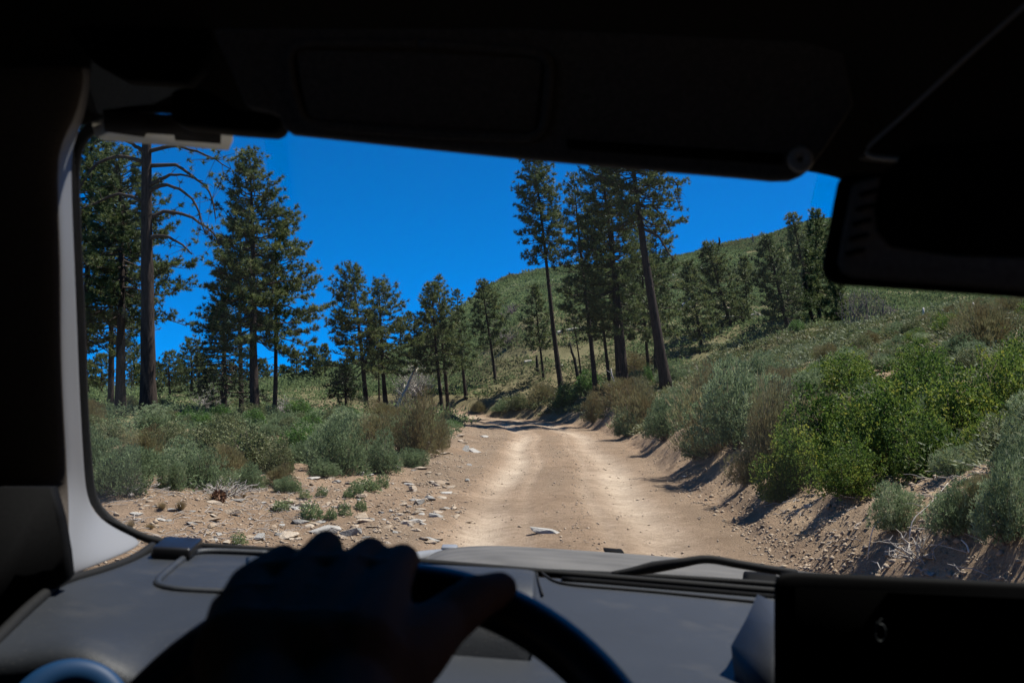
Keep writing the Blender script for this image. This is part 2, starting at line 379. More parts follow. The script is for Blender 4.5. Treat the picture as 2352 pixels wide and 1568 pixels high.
def pine(label, ub, d, ut, vt, vcb, cr, tr, seed, dens=1.0, shape='pine', limbs=None, dead=6, group=None, asym=(0, 0), name='pine_tree', cat='pine tree', lod=1.0):
    rng = np.random.default_rng(seed)
    base = at(ub, d); base[2] -= 0.12
    top = P(ut, vt, d / math.cos(PITCH)) ; ax = np.array([top[0] - base[0], rng.uniform(-0.02, 0.02) * (top[2] - base[2]), top[2] - base[2]])
    H = ax[2]; cbz = max(0.5, P(ub, vcb, d)[2] - base[2]); R = cr / FPX * d * 1.22
    sway = rng.uniform(0, 6.28); amp = 0.012 * H
    def axis(z):
        t = z / H
        return np.array([ax[0] * t + amp * math.sin(3.2 * t + sway) * t * (1 - t) * 2, ax[1] * t, z])
    root = empty(name, base); tag(root, label, cat, group)
    # trunk
    n = 26; zs = np.linspace(0, H * 0.985, n); tt = zs / H
    pts = np.array([axis(z) for z in zs])
    rad = tr * ((1 - tt) ** 0.75 * 0.92 + 0.02) + tr * 0.38 * np.exp(-zs / (tr * 2.2))
    g = Geo(); g.tube(pts, rad, 14 if d < 60 else 9)
    v = g.v[0]; k = 14 if d < 60 else 9
    ang = np.tile(np.arange(k), n); zz = np.repeat(zs, k)
    bump = 1 + 0.09 * vn(ang * 1.7 + 3, zz * 1.3 + seed, seed) * 2
    ctr = np.repeat(pts, k, 0); v[:n * k] = ctr + (v[:n * k] - ctr) * bump[:, None]
    obj('trunk', g.mesh('trunk', M['bark'], True), root)
    lg = Geo(); ng = Geo(); tc = []; ta = []
    crown_h = H - cbz
    nb = int(dens * (32 + 7.5 * crown_h)) if shape != 'bare' else 0
    wpx = d / 996.0
    az = rng.uniform(0, 6.28)
    for i in range(nb):
        t = (i + rng.uniform(0, 1)) / nb
        t = t ** 0.85
        z = cbz + crown_h * 0.985 * t
        az += 2.4 + rng.uniform(-0.5, 0.5)
        if shape == 'pine':
            prof = (0.55 + 0.45 * math.sin(min(1, t / 0.35) * 1.57)) * (1 - t) ** 0.62 + 0.06
            el = -0.28 + 0.95 * t + rng.uniform(-0.15, 0.2)
        elif shape == 'column':
            prof = (0.65 + 0.35 * math.sin(min(1, t / 0.3) * 1.57)) * (1 - t ** 3) ** 0.9 * 0.9 + 0.08
            el = -0.2 + 0.8 * t + rng.uniform(-0.2, 0.2)
        elif shape == 'top':
            prof = (0.75 + 0.25 * t) * math.sqrt(max(0.03, 1 - t ** 2.2))
            el = -0.1 + 0.7 * t + rng.uniform(-0.25, 0.25)
        else:
            prof = (1 - t) ** 0.85 + 0.04; el = -0.30 + 0.5 * t + rng.uniform(-0.1, 0.1)
        L = R * prof * rng.uniform(0.62, 1.12) * (1 + asym[0] * math.cos(az - asym[1]))
        if rng.random() < 0.13: L *= 0.55
        p0 = axis(z); hd = np.array([math.cos(az), math.sin(az), 0])
        p1 = p0 + hd * L * math.cos(el) + np.array([0, 0, L * math.sin(el)])
        m = 6; pl = bend(p0, p1, m, -0.10 if shape != 'fir' else 0.03, rng, 0.03)
        r0 = 0.010 + 0.022 * L * (0.6 if d > 55 else 0.55)
        lg.tube(pl, np.linspace(r0, 0.006, m), 4, cap=False)
        # twigs with needle tufts
        step = ((0.12 if d < 52 else 0.17) if shape != 'fir' else 0.2) / lod
        nt_ = max(3, int(L / step))
        s = np.sort(rng.uniform(0.30 if L > 0.8 else 0.1, 1.0, nt_)); s[-1] = 1.0
        q = np.stack([np.interp(s, np.linspace(0, 1, m), pl[:, a]) for a in range(3)], -1)
        side = np.cross(hd, [0, 0, 1.0]); sg = rng.choice([-1, 1], nt_)
        tl = (0.18 + 0.30 * L * (1 - s)) * rng.uniform(0.5, 1.2, nt_) * (1.0 if shape != 'fir' else 0.8)
        dirs = norm(hd[None] * 0.75 + side[None] * (sg * rng.uniform(0.4, 1.2, nt_))[:, None] + np.array([0, 0, 1.0])[None] * rng.uniform(-0.15, 1.15 if shape != 'fir' else 0.15, nt_)[:, None])
        e = q + dirs * tl[:, None]
        for a_, b_, l_ in zip(q, e, tl):
            if l_ > 0.22 and d < 62: lg.tube(np.array([a_, b_]), [0.011, 0.005], 3, cap=False)
        for fr in (1.0, 0.55):
            keep = (tl > 0.30) | (fr == 1.0)
            tc.append((q + (e - q) * fr)[keep]); ta.append(norm(dirs + np.array([0, 0, 0.35]))[keep])
    if nb:
        tc = np.concatenate(tc); ta = np.concatenate(ta)
    # explicit limbs, given in picture units relative to the trunk: (v_start, [(du, v), ...], tuft count)
    for (v0, path, ntf) in (limbs or []):
        z0 = P(ub, v0, d)[2] - base[2]; p0 = axis(z0); yo = rng.uniform(-0.8, 0.8)
        pl = [p0]
        for j, (du, v) in enumerate(path):
            zz = P(ub, v, d)[2] - base[2]
            pl.append(np.array([p0[0] + du / FPX * d, p0[1] + yo * (j + 1) / len(path), zz]))
        pl = np.array(pl); ts = np.linspace(0, 1, len(pl)); tf = np.linspace(0, 1, 12)
        from_ = np.stack([np.interp(tf, ts, pl[:, a]) for a in range(3)], -1)
        from_[1:-1] = (from_[:-2] + 2 * from_[1:-1] + from_[2:]) / 4 + rng.normal(size=(10, 3)) * 0.02
        lb = Geo(); lb.tube(from_, np.linspace(0.085, 0.018, 12), 6)
        for j in range(9):
            a_ = from_[rng.integers(2, 12)]; dd = norm(rng.normal(size=3) + np.array([0, 0, -0.3])); b_ = a_ + dd * rng.uniform(0.15, 0.6)
            lb.tube(bend(a_, b_, 4, 0.05, rng, 0.08), np.linspace(0.016, 0.005, 4), 3, cap=False)
        if ntf:
            aa = from_[rng.integers(7, 12, ntf)] + rng.normal(size=(ntf, 3)) * 0.35
            tc = np.concatenate([tc, aa]) if len(tc) else aa
            dn = norm(rng.normal(size=(ntf, 3)) * 0.6 + np.array([0, 0, 0.2])); ta = np.concatenate([ta, dn]) if len(ta) else dn
            for a_ in aa[::2]:
                lb.tube(np.array([from_[9], a_]), [0.012, 0.005], 3, cap=False)
        obj('limb', lb.mesh('limb', M['limb'], True), root)
    # dead twigs on the bare lower trunk
    for i in range(int(dead)):
        z = cbz * rng.uniform(0.35, 1.02); a_ = rng.uniform(0, 6.28); L = rng.uniform(0.3, 1.0) * min(1.0, R * 0.5)
        p0 = axis(z); p1 = p0 + np.array([math.cos(a_) * L, math.sin(a_) * L, -0.25 * L])
        lg.tube(bend(p0, p1, 5, 0.08, rng, 0.05), np.linspace(0.016, 0.004, 5), 3, cap=False)
    if lg.n: tag(obj('branchwork', lg.mesh('branchwork', M['limb'], True), root), kind='stuff')
    if len(tc):
        kk = 24 if d < 50 else 15
        if shape == 'fir': tufts(ng, tc, ta, rng, 14, 0.20, max(0.03, wpx * 0.6), 0.9)
        else: tufts(ng, tc, ta, rng, kk, 0.21 if d < 52 else 0.27, max(0.030, wpx * 0.8), 1.05)
        tag(obj('crown', ng.mesh('crown', M['fir' if shape == 'fir' else 'needle']), root), kind='stuff')
    return root

LG, MG, CG, RG, FG = 'pines on the left flat', 'pines left of the road bend', 'tall pines on the bank in the centre', 'pines on the right hillside', 'small far pines'
# left group
pine('thick bare-trunked pine with arching bare limbs, right by the left pillar', 342, 36, 337, -260, 60, 210, 0.29, 11, 0.8, 'top', group=LG, dead=4,
     limbs=[(372, [(-60, 352), (-120, 380), (-150, 440), (-170, 470)], 10), (378, [(60, 372), (110, 400), (150, 440), (160, 500)], 14), (430, [(40, 405), (90, 400), (140, 420)], 0),
            (440, [(50, 418), (90, 440), (130, 480), (150, 540)], 8), (500, [(50, 478), (110, 500), (150, 530), (160, 560)], 16), (545, [(40, 540), (90, 560), (120, 590)], 10),
            (465, [(-60, 440), (-110, 460), (-160, 480)], 10), (345, [(60, 330), (130, 350), (200, 390)], 26), (352, [(-40, 320), (-100, 330)], 16)])
pine('broad bushy pine between the thick trunk and the left pillar', 279, 43, 268, 345, 740, 160, 0.24, 12, 1.4, group=LG, asym=(0.2, 0))
pine('pine at the very edge of the left pillar, crown cut by it', 190, 47, 196, 250, 790, 150, 0.2, 13, 1.4, group=LG)
pine('slim-trunked pine just left of the broad bushy pine', 256, 56, 250, 395, 805, 115, 0.19, 14, 1.2, group=LG)
pine('tallest full-crowned pine of the left half, dense pointed top', 588, 40, 566, 338, 790, 138, 0.2, 15, 1.55, group=LG, dead=9)
pine('thin straight pine tucked behind the tallest left pine', 556, 46, 548, 500, 770, 100, 0.13, 16, 1.1, group=LG)
pine('slender pine on the right side of the tallest left pine', 632, 42, 628, 470, 800, 96, 0.11, 17, 0.85, group=LG, asym=(0.5, 0))
pine('dark dense fir with drooping boughs beside the tallest left pine', 518, 44, 512, 690, 905, 96, 0.15, 18, 2.6, 'fir', group=LG, name='fir_tree', cat='fir tree', dead=0)
pine('small distant pine seen between thick trunk and dark fir', 442, 82, 438, 778, 890, 62, 0.14, 19, 0.9, group=FG)
pine('short distant pine just right of the thick left trunk', 392, 78, 388, 812, 892, 48, 0.12, 20, 0.9, group=FG)
pine('small far pine on the mound right of the slender pine', 683, 96, 680, 806, 870, 32, 0.11, 21, 0.9, group=FG)
pine('dense small far pine in the gap before the bend pines', 722, 92, 718, 797, 878, 34, 0.12, 22, 1.3, group=FG)
pine('thin far pine nearest to the bend pines', 748, 95, 745, 792, 850, 20, 0.1, 23, 0.8, group=FG)
for k, (u, d, vt, cr) in enumerate([(172, 88, 800, 40), (205, 100, 830, 34), (236, 92, 815, 36), (305, 96, 820, 34), (322, 110, 838, 30), (365, 92, 835, 34), (415, 118, 842, 28), (468, 105, 815, 36), (492, 120, 838, 28), (535, 112, 835, 30), (606, 104, 826, 30), (655, 115, 842, 26), (770, 110, 835, 26)]):
    pine('small far pine in the loose row behind the left trunks', u, d, u - 3, vt, 885, cr, 0.12, 300 + k, 1.1, group='far pines behind the left trunks', dead=2, lod=0.7)
# mid group, left of the bend
pine('tall pointed pine leading the group left of the bend', 845, 58, 806, 606, 855, 88, 0.17, 31, 1.5, group=MG, asym=(0.25, 3.1))
pine('open-topped pine right of the pointed one, left of the bend', 889, 60, 868, 640, 850, 74, 0.17, 32, 1.2, group=MG, asym=(0.35, 0))
pine('low dark fir at the foot of the pointed pine', 797, 56, 793, 835, 915, 46, 0.1, 33, 2.4, 'fir', group=MG, name='fir_tree', cat='fir tree', dead=0)
pine('slim young trunk between the two bend pines', 873, 66, 866, 740, 850, 40, 0.08, 34, 0.7, group=MG)
pine('leftmost pine of the trio above the left road edge', 1018, 62, 990, 650, 855, 68, 0.15, 35, 1.3, group=MG)
pine('open-crowned tallest pine of the trio above the left road edge', 1031, 65, 1006, 634, 850, 58, 0.15, 36, 0.9, group=MG)
pine('shorter rightmost pine of the trio above the left road edge', 1071, 68, 1050, 705, 845, 40, 0.13, 37, 0.85, group=MG)
pine('lone slim pine standing right of the trio, bare lower trunk', 1139, 72, 1107, 644, 800, 44, 0.13, 38, 1.15, 'column', group=MG)
# centre
pine('lone tall pine with bare lower trunk and narrow crown against the sky', 1293, 62, 1222, 330, 600, 60, 0.19, 41, 1.8, 'column', group=CG, dead=12)
pine('short slim pine in front of the hill, left of the tall lone pine', 1249, 68, 1228, 655, 800, 42, 0.1, 42, 1.0, group=CG)
pine('sparse thin young pine right of the tall lone pine', 1338, 66, 1304, 655, 790, 34, 0.075, 43, 0.55, group=CG)
pine('pine with forked dark crown at the left of the dense clump', 1370, 58, 1318, 395, 770, 80, 0.17, 44, 1.0, group=CG, dead=14)
pine('thin trunk inside the dense centre clump', 1402, 60, 1360, 440, 770, 74, 0.12, 45, 1.1, group=CG, dead=16)
pine('double-thick trunk in the middle of the dense centre clump', 1438, 55, 1378, 300, 745, 108, 0.24, 46, 1.2, group=CG, dead=22)
pine('second trunk leaning on the middle one of the centre clump', 1424, 56, 1400, 380, 750, 82, 0.17, 47, 0.85, group=CG, dead=12)
pine('thick leaning trunk at the right of the centre clump', 1532, 50, 1428, 180, 520, 128, 0.29, 48, 1.7, 'top', group=CG, dead=18,
     limbs=[(440, [(40, 420), (80, 400), (100, 420), (95, 450)], 14), (470, [(30, 470), (60, 500), (70, 530)], 0), (520, [(40, 540), (60, 580), (80, 600)], 0), (430, [(-40, 425), (-90, 400), (-130, 420)], 16), (500, [(-30, 510), (-60, 530)], 0)])
pine('slim trunk close behind the thick leaning trunk, on its left', 1491, 60, 1470, 480, 780, 64, 0.11, 49, 1.1, group=CG, dead=10)
pine('slim pine whose crown shows right of the thick leaning trunk', 1506, 62, 1508, 490, 770, 60, 0.11, 50, 1.15, group=CG, dead=10, asym=(0.4, 0))
# right
pine('first pine right of the centre clump, loose crown', 1612, 66, 1583, 598, 775, 52, 0.13, 51, 1.25, group=RG)
pine('taller dark pine second right of the centre clump', 1681, 70, 1626, 556, 755, 60, 0.14, 52, 1.5, group=RG)
pine('narrow short pine with a long bare stem on the right slope', 1722, 72, 1708, 590, 690, 22, 0.08, 53, 1.0, 'column', group=RG)
pine('low bushy pine at the foot of the narrow short pine', 1706, 71, 1702, 690, 770, 30, 0.07, 54, 0.8, group=RG)
pine('dense dark pine left of the mirror, leaning left', 1814, 64, 1762, 540, 730, 64, 0.16, 55, 1.6, group=RG)
pine('tallest pine left of the mirror, open flat top', 1868, 68, 1824, 488, 700, 58, 0.15, 56, 1.3, group=RG)
pine('pine half hidden by the mirror housing', 1884, 70, 1878, 478, 700, 58, 0.14, 57, 1.5, group=RG)
pine('low dense green pine right under the mirror corner', 1925, 66, 1918, 620, 740, 36, 0.09, 58, 1.4, group=RG)
for k, (u, d, ut, vt, cr) in enumerate([(944, 130, 938, 716, 15), (961, 140, 956, 735, 10), (1053, 150, 1048, 664, 13), (922, 120, 918, 730, 22)]):
    pine(['thin distant pine on the hill saddle', 'smallest distant pine right on the hill saddle', 'tiny pine poking over the hill shoulder', 'distant tufted pine left on the hill saddle'][k], u, d, ut, vt, vt + 45, cr, 0.13, 70 + k, 0.7, 'column', group=FG, dead=3, lod=0.6)

# snags, burnt stumps, fallen logs
def snag(label, u, d, ut, vt, r, seed, mat='char', name='dead_snag', cat='dead tree', br=4, group=None):
    rng = np.random.default_rng(seed); b = at(u, d); b[2] -= 0.1; t = P(ut, vt, d)
    g = Geo(); pl = bend(np.zeros(3), t - b, 7, 0.0, rng, 0.012); g.tube(pl, np.linspace(r * 1.25, r * 0.45, 7), 7)
    for i in range(br):
        s = rng.uniform(0.35, 0.95); p0 = pl[0] * (1 - s) + pl[-1] * s; L = rng.uniform(0.15, 0.35) * np.linalg.norm(t - b)
        a = rng.uniform(0, 6.28); p1 = p0 + np.array([math.cos(a), math.sin(a), rng.uniform(0.1, 0.8)]) * L
        g.tube(bend(p0, p1, 4, -0.05, rng, 0.05), np.linspace(r * 0.35, r * 0.1, 4), 3)
    return tag(obj(name, g.mesh(name, M[mat], True), loc=b), label, cat, group)
snag('burnt leaning stump between the slim young pine and tall lone pine', 1338, 64, 1309, 786, 0.12, 1, br=2, name='burnt_stump', cat='stump')
snag('short burnt stump by the short slim pine', 1236, 70, 1232, 815, 0.13, 2, br=0, name='burnt_stump', cat='stump')
snag('black snag spike standing on the right ridge line', 1655, 196, 1652, 546, 0.28, 3, br=1)
snag('thin dead tree with bare branches on the right ridge', 1733, 190, 1729, 538, 0.16, 4, br=9, mat='purpletwig')
snag('small dead spike on the rounded hill top', 1171, 197, 1169, 625, 0.15, 5, br=0)
snag('pale curved dead stem at the foot of the centre clump', 1513 - 92, 52, 1403, 846, 0.07, 6, 'graytwig', br=4)
for k, (u, d, h) in enumerate([(1745, 150, 22), (1752, 150, 14), (1722, 170, 10), (1700, 175, 9), (1690, 160, 8), (1660, 180, 9), (1795, 165, 12), (1375, 150, 12), (1460, 160, 10), (1210, 160, 9), (1290, 140, 12), (1165, 170, 8)]):
    b = at(u, d); s = b.copy(); vv = 784 - ((b - EYE) @ UPV) / ((b - EYE) @ FWD) * FPX
    snag('tiny burnt stump scattered on the far hill', u, d, u - 2, vv - h, 0.17, 20 + k, br=0, name='burnt_stump', cat='stump', group='burnt stumps on the far hill')
def log(label, u0, v0, u1, v1, d, r, seed, mat='whitewood', name='fallen_log', cat='log', group=None, sub=3):
    rng = np.random.default_rng(seed)
    x0 = (u0 - 1176) / FPX * d; a = np.array([x0, d, T(x0, d) + r])
    L = math.hypot(u1 - u0, v1 - v0) / FPX * d; x1 = (u1 - 1176) / FPX * d
    lift = (v0 - v1) / FPX * d; y1 = d; b = np.array([x1, y1, 0.0]); b[2] = max(float(T(x1, y1)) + r * 0.7, a[2] + lift * 0.6)
    g = Geo(); pl = bend(np.zeros(3), b - a, 7, 0.015, rng, 0.012); g.tube(pl, np.linspace(r, r * 0.5, 7), 7)
    for i in range(sub):
        p0 = pl[rng.integers(2, 6)]; p1 = p0 + rng.normal(size=3) * L * 0.10 + np.array([0, 0, 0.10 * L])
        g.tube(np.array([p0, (p0 + p1) / 2 + rng.normal(size=3) * 0.02 * L, p1]), [r * 0.4, r * 0.3, r * 0.12], 4)
    return tag(obj(name, g.mesh(name, M[mat], True), loc=a), label, cat, group)
log('long pale fallen log behind the short slim pine', 1270, 872, 1345, 845, 78, 0.16, 1)
log('pale splintered log right of the tall lone pine foot', 1355, 868, 1385, 832, 80, 0.16, 2)
log('pale log lying behind the clump, right of the leaning trunk', 1560, 815, 1590, 770, 82, 0.13, 3)
log('dark log on the bare red soil between right pines', 1640, 760, 1780, 766, 76, 0.12, 4, 'graytwig')
log('short brown log on the bare red soil patch', 1665, 752, 1715, 752, 80, 0.18, 5, 'rock')
log('grey tangled fallen branch at the foot of the centre clump', 1345, 862, 1395, 866, 50, 0.05, 6, 'graytwig', 'fallen_branch', 'branch', None, 9)
log('grey branchy deadfall left of the first right pine', 1545, 845, 1640, 845, 55, 0.04, 7, 'graytwig', 'fallen_branch', 'branch', None, 9)
for k, (u, v, du, dv, d) in enumerate([(1250, 700, 14, -6, 150), (1395, 655, 10, 3, 170), (1180, 665, 9, -4, 160), (1225, 760, 12, 8, 110), (1300, 780, 14, -3, 120), (1545, 690, 22, 4, 140), (1560, 780, 18, 10, 100), (1215, 830, 14, -10, 90), (1205, 890, 10, 8, 74), (1275, 888, 12, 10, 70), (1650, 650, 12, 2, 150), (1780, 620, 14, 3, 140), (1620, 700, 12, 5, 120)]):
    log('small bleached log lying on the green far hill', u, v, u + du * 1.6, v + dv * 1.6, d, 0.10 + 0.0006 * d, 40 + k, group='bleached logs on the far hill', sub=0)
# ------------------------------------------------------------------ shrubs
def lumps(rng, k=9):
    L = norm(rng.normal(size=(k, 3)) + np.array([0, 0, 0.5])); a = rng.uniform(0.2, 0.55, k)
    return lambda d: 0.66 + (a[None] * np.clip(d @ L.T, 0, 1) ** 7).max(1)
def shrub(kind, seed):
    """stems and foliage of one shrub, about 1 m high and 1.4 m wide"""
    rng = np.random.default_rng(seed); g = Geo(); s = Geo(); lf = lumps(rng)
    conf = {'sage': (1250, 9, 0.052, 0.017, 'tri', 0.75, 0.6), 'rabbit': (1700, 6, 0.075, 0.011, 'tri', 1.0, 0.28), 'olive': (900, 8, 0.042, 0.032, 'dia', 0.3, 0.8),
            'yellow': (900, 9, 0.042, 0.028, 'dia', 0.35, 0.9), 'green': (700, 9, 0.050, 0.034, 'dia', 0.4, 0.8), 'herb': (260, 8, 0.09, 0.045, 'tri', 0.6, 0.7), 'tan': (420, 2, 0.55, 0.012, 'tri', 1.2, 0.35)}[kind]
    N, k, L, w, sh, upb, jit = conf
    d = rng.normal(size=(N, 3)); d[:, 2] = np.abs(d[:, 2]) * 1.1 - 0.12; d = norm(d)
    if kind == 'rabbit': d = norm(d * np.array([1, 1, 1.5]))
    rr = rng.uniform(0, 1, N) ** (0.42 if kind != 'yellow' else 0.5) * lf(d)
    if kind == 'tan': rr *= 0.25
    c = d * rr[:, None] * np.array([0.70, 0.70, 0.90]) + np.array([0, 0, 0.10])
    c[:, 2] = np.maximum(c[:, 2], 0.02)
    ct = np.clip(rng.normal(0.45, 0.16, N) + 0.25 * np.sin(d[:, 0] * 5 + seed) * np.cos(d[:, 1] * 4), 0, 1)
    cc = np.repeat(c, k, 0); dd = np.repeat(d, k, 0); n = N * k
    cc = cc + rng.normal(size=(n, 3)) * (0.028 if sh == 'dia' else 0.02)
    dr = norm(dd * 0.7 + np.array([0, 0, upb]) + rng.normal(size=(n, 3)) * jit)
    g.leaves(cc, dr, L * rng.uniform(0.6, 1.25, n), w * rng.uniform(0.7, 1.2, n), rng, np.clip(np.repeat(ct, k) + rng.uniform(-0.18, 0.18, n), 0, 1), 'tri' if sh == 'tri' else 'dia')
    if kind not in ('herb', 'tan'):
        ns = {'rabbit': 110, 'sage': 60}.get(kind, 60)
        for i in rng.choice(N, ns, replace=False):
            e = c[i]; b = np.array([e[0] * 0.12, e[1] * 0.12, -0.05]) + rng.normal(size=3) * 0.03
            p = bend(b, e * 0.99, 5, 0.06 if kind != 'rabbit' else -0.03, rng, 0.035)
            r0 = rng.uniform(0.005, 0.013) * (0.7 if kind == 'rabbit' else 1)
            s.tube(p, np.linspace(r0, 0.003, 5), 3, cap=False)
    else:
        s = None
    return (s.mesh(kind + '_stems', M['twig']) if s else None), g.mesh(kind + '_foliage', M[kind])
SH = {}
for kind, n in (('sage', 5), ('rabbit', 4), ('olive', 3), ('yellow', 4), ('green', 2), ('herb', 3), ('tan', 3)):
    SH[kind] = [shrub(kind, 100 + 13 * i + len(kind)) for i in range(n)]
NAMES = {'sage': ('sagebrush', 'shrub'), 'rabbit': ('rabbitbrush', 'shrub'), 'olive': ('olive_shrub', 'shrub'), 'yellow': ('yellow_green_shrub', 'shrub'),
         'green': ('green_shrub', 'shrub'), 'herb': ('low_herb', 'plant'), 'tan': ('grass_tuft', 'grass tuft')}
rs = np.random.default_rng(7)
def put(kind, pos, w, h, label, group=None, rot=None, depth=None):
    i = int(rs.integers(len(SH[kind]))); st, fo = SH[kind][i]
    nm, cat = NAMES[kind]
    sc = (w / 1.5, (depth or w) / 1.5, h / 1.02)
    rz = rs.uniform(0, 6.28) if rot is None else rot
    if st is None:
        o = bpy.data.objects.new(nm, fo); link(o)
    else:
        o = empty(nm)
        for cn, me in (('stems', st), ('foliage', fo)):
            tag(link(bpy.data.objects.new(cn, me), o), kind='stuff')
    o.location = (pos[0], pos[1], pos[2] - 0.03 * h); o.rotation_euler = (rs.uniform(-0.06, 0.06), rs.uniform(-0.06, 0.06), rz); o.scale = sc
    return tag(o, label, cat, group)
taken = []
def bush(kind, u, v, w, h, label, group=None, d=None):
    p = hit(u, v) if d is None else at(u, d)
    s = p[1] / FPX
    taken.append((p[0], p[1], w * s * 0.5))
    return put(kind, p, w * s, h * s, label, group)
LB, RB = 'shrubs on the left flat', 'shrubs on the right bank'
# left of the road
bush('sage', 775, 1088, 190, 150, 'large dark-based sagebrush at the front of the left roadside clump', LB)
bush('sage', 745, 1092, 90, 50, 'low blue-green sagebrush skirt under the large roadside sagebrush', LB)
bush('sage', 880, 1085, 120, 108, 'round dark sagebrush right of the large roadside one', LB)
bush('sage', 952, 1072, 92, 52, 'small pale green sagebrush mound at the stony road edge', LB)
bush('rabbit', 965, 1042, 150, 140, 'tall brownish rabbitbrush nearest the road bend on the left', LB)
bush('rabbit', 1010, 1030, 70, 80, 'thin dry rabbitbrush leaning over the left road edge', LB)
bush('sage', 920, 1012, 110, 70, 'blue-green sagebrush in front of the tall rabbitbrush', LB)
bush('rabbit', 870, 1030, 150, 95, 'mixed brown rabbitbrush in the middle of the roadside clump', LB)
bush('sage', 800, 1010, 170, 90, 'wide grey sagebrush behind the large dark-based one', LB)
bush('rabbit', 880, 965, 130, 55, 'olive-brown brush along the back of the roadside clump', LB)
bush('green', 695, 1040, 120, 82, 'bright green leafy shrub left of the roadside clump', LB)
bush('green', 690, 955, 90, 42, 'dark green shrub before the reddish mound', LB)
bush('olive', 480, 1070, 190, 110, 'big olive leathery shrub under the thick left trunk', LB)
bush('olive', 580, 1078, 200, 118, 'big olive leathery shrub in front of the tallest left pine', LB)
bush('olive', 400, 1040, 120, 80, 'olive shrub at the foot of the thick left trunk', LB)
bush('olive', 640, 1085, 110, 90, 'dark olive shrub touching the bright green one', LB)
bush('sage', 270, 1135, 190, 140, 'near grey-green sagebrush beside the left pillar', LB)
bush('sage', 215, 1110, 150, 150, 'sagebrush cut off by the left pillar', LB)
bush('sage', 395, 1125, 90, 95, 'small twisted sagebrush with dark stem near the pillar', LB)
bush('sage', 470, 1118, 150, 100, 'spreading sagebrush in the middle of the left flat', LB)
bush('rabbit', 520, 1085, 150, 75, 'brownish low brush under the olive shrubs', LB)
bush('sage', 570, 1120, 110, 70, 'grey sagebrush left of the stony dirt', LB)
bush('rabbit', 640, 1115, 90, 62, 'dry brush above the tan boulders', LB)
bush('sage', 655, 1128, 72, 42, 'small round sagebrush at the edge of the stony dirt', LB)
bush('rabbit', 330, 1060, 150, 80, 'grassy brown brush between thick trunk and pillar', LB)
bush('sage', 320, 1090, 130, 80, 'pale sagebrush behind the near pillar sagebrush', LB)
bush('green', 212, 897, 76, 42, 'round green bush far back beside the pillar', LB)
HB = 'low herbs among the stones'
for (u, v, w, h, t) in [(845, 1128, 66, 28, 'widest low herb cushion right of the sagebrush clump'), (815, 1135, 44, 22, 'low herb joined to the left of the widest cushion'), (878, 1120, 40, 24, 'low herb behind the widest cushion'),
                        (716, 1192, 66, 32, 'nearest bushy herb beside the tan boulders'), (645, 1172, 50, 20, 'thin herb in front of the broken boulder'), (760, 1192, 34, 22, 'small herb right of the nearest bushy herb'),
                        (790, 1184, 34, 22, 'upright small herb before the flat pale slab'), (828, 1172, 36, 22, 'dark green herb behind the flat pale slab'), (800, 1142, 32, 14, 'tiny herb between sagebrush clump and boulders'),
                        (740, 1140, 30, 18, 'tiny herb at the foot of the small sagebrush'), (700, 1145, 32, 16, 'tiny herb left of the flat white stone'), (548, 1250, 40, 20, 'green herb peeping over the dashboard edge'),
                        (680, 1130, 34, 20, 'herb tucked under the small round sagebrush'), (960, 1065, 20, 10, 'tiny herb by the pale green sagebrush mound')]:
    bush('herb', u, v, w * 1.25, h * 1.5, t, HB)
for (u, v, w, h, t) in [(415, 1172, 50, 34, 'yellowish grass tuft below the twisted sagebrush'), (372, 1170, 46, 26, 'pale grass tuft left of the yellowish tuft'), (490, 1150, 40, 26, 'grass tuft behind the pine cone'),
                        (300, 1212, 42, 26, 'grass tuft close to the pillar base'), (345, 1215, 46, 18, 'flattened grass tuft near the dashboard corner'), (560, 1142, 26, 16, 'thin grass tuft at the flat edge')]:
    bush('tan', u, v, w, h, t, 'grass tufts on the left flat')
# right of the road
bush('sage', 1700, 1020, 270, 235, 'tall silvery sagebrush overhanging the bank, the largest one', RB)
bush('rabbit', 1650, 1035, 260, 190, 'brown-stemmed brush under the tall silvery sagebrush', RB)
bush('rabbit', 1770, 1060, 190, 190, 'dark brown brush right under the tall sagebrush', RB)
bush('sage', 1745, 880, 140, 90, 'silvery sagebrush crowning the bank behind the tall one', RB)
bush('sage', 1620, 930, 120, 110, 'bluish sagebrush left of the tall silvery one', RB)
bush('sage', 1530, 1005, 150, 120, 'sagebrush hanging over the road edge left of the tall one', RB)
bush('rabbit', 1470, 990, 150, 130, 'grey-brown broom brush at the road edge', RB)
bush('sage', 1560, 960, 110, 90, 'pale sagebrush above the road edge', RB)
bush('rabbit', 1430, 930, 140, 75, 'purple-brown brush along the bank top', RB)
bush('rabbit', 1365, 968, 80, 80, 'straw-coloured brush with orange tips on the bank', RB)
bush('green', 1300, 935, 90, 60, 'fresh green leafy shrub at the bend bank', RB)
bush('green', 1345, 905, 90, 60, 'fresh green shrub just above the bend bank', RB)
bush('rabbit', 1245, 928, 86, 56, 'rounded broom brush over the bank shadow', RB)
bush('olive', 1195, 938, 60, 42, 'dark shaded shrub at the far side of the bend', RB)
bush('rabbit', 1100, 945, 60, 26, 'dry grassy mound on the outer bend', RB)
bush('sage', 1150, 945, 60, 30, 'small scrub at the outer bend edge', RB)
bush('green', 1490, 890, 36, 60, 'small upright pine-green seedling shrub on the bank', RB)
bush('rabbit', 1460, 860, 130, 50, 'dry brush at the foot of the thick leaning trunk', RB)
bush('sage', 1545, 880, 110, 60, 'grey bush right of the seedling shrub', RB)
bush('yellow', 1825, 1120, 210, 170, 'lowest yellow-green leafy shrub spilling over the bank', RB)
bush('yellow', 1900, 1070, 280, 240, 'yellow-green leafy shrub in the middle of the right bank', RB)
bush('yellow', 2020, 1085, 290, 250, 'large yellow-green leafy shrub, centre of the right thicket', RB)
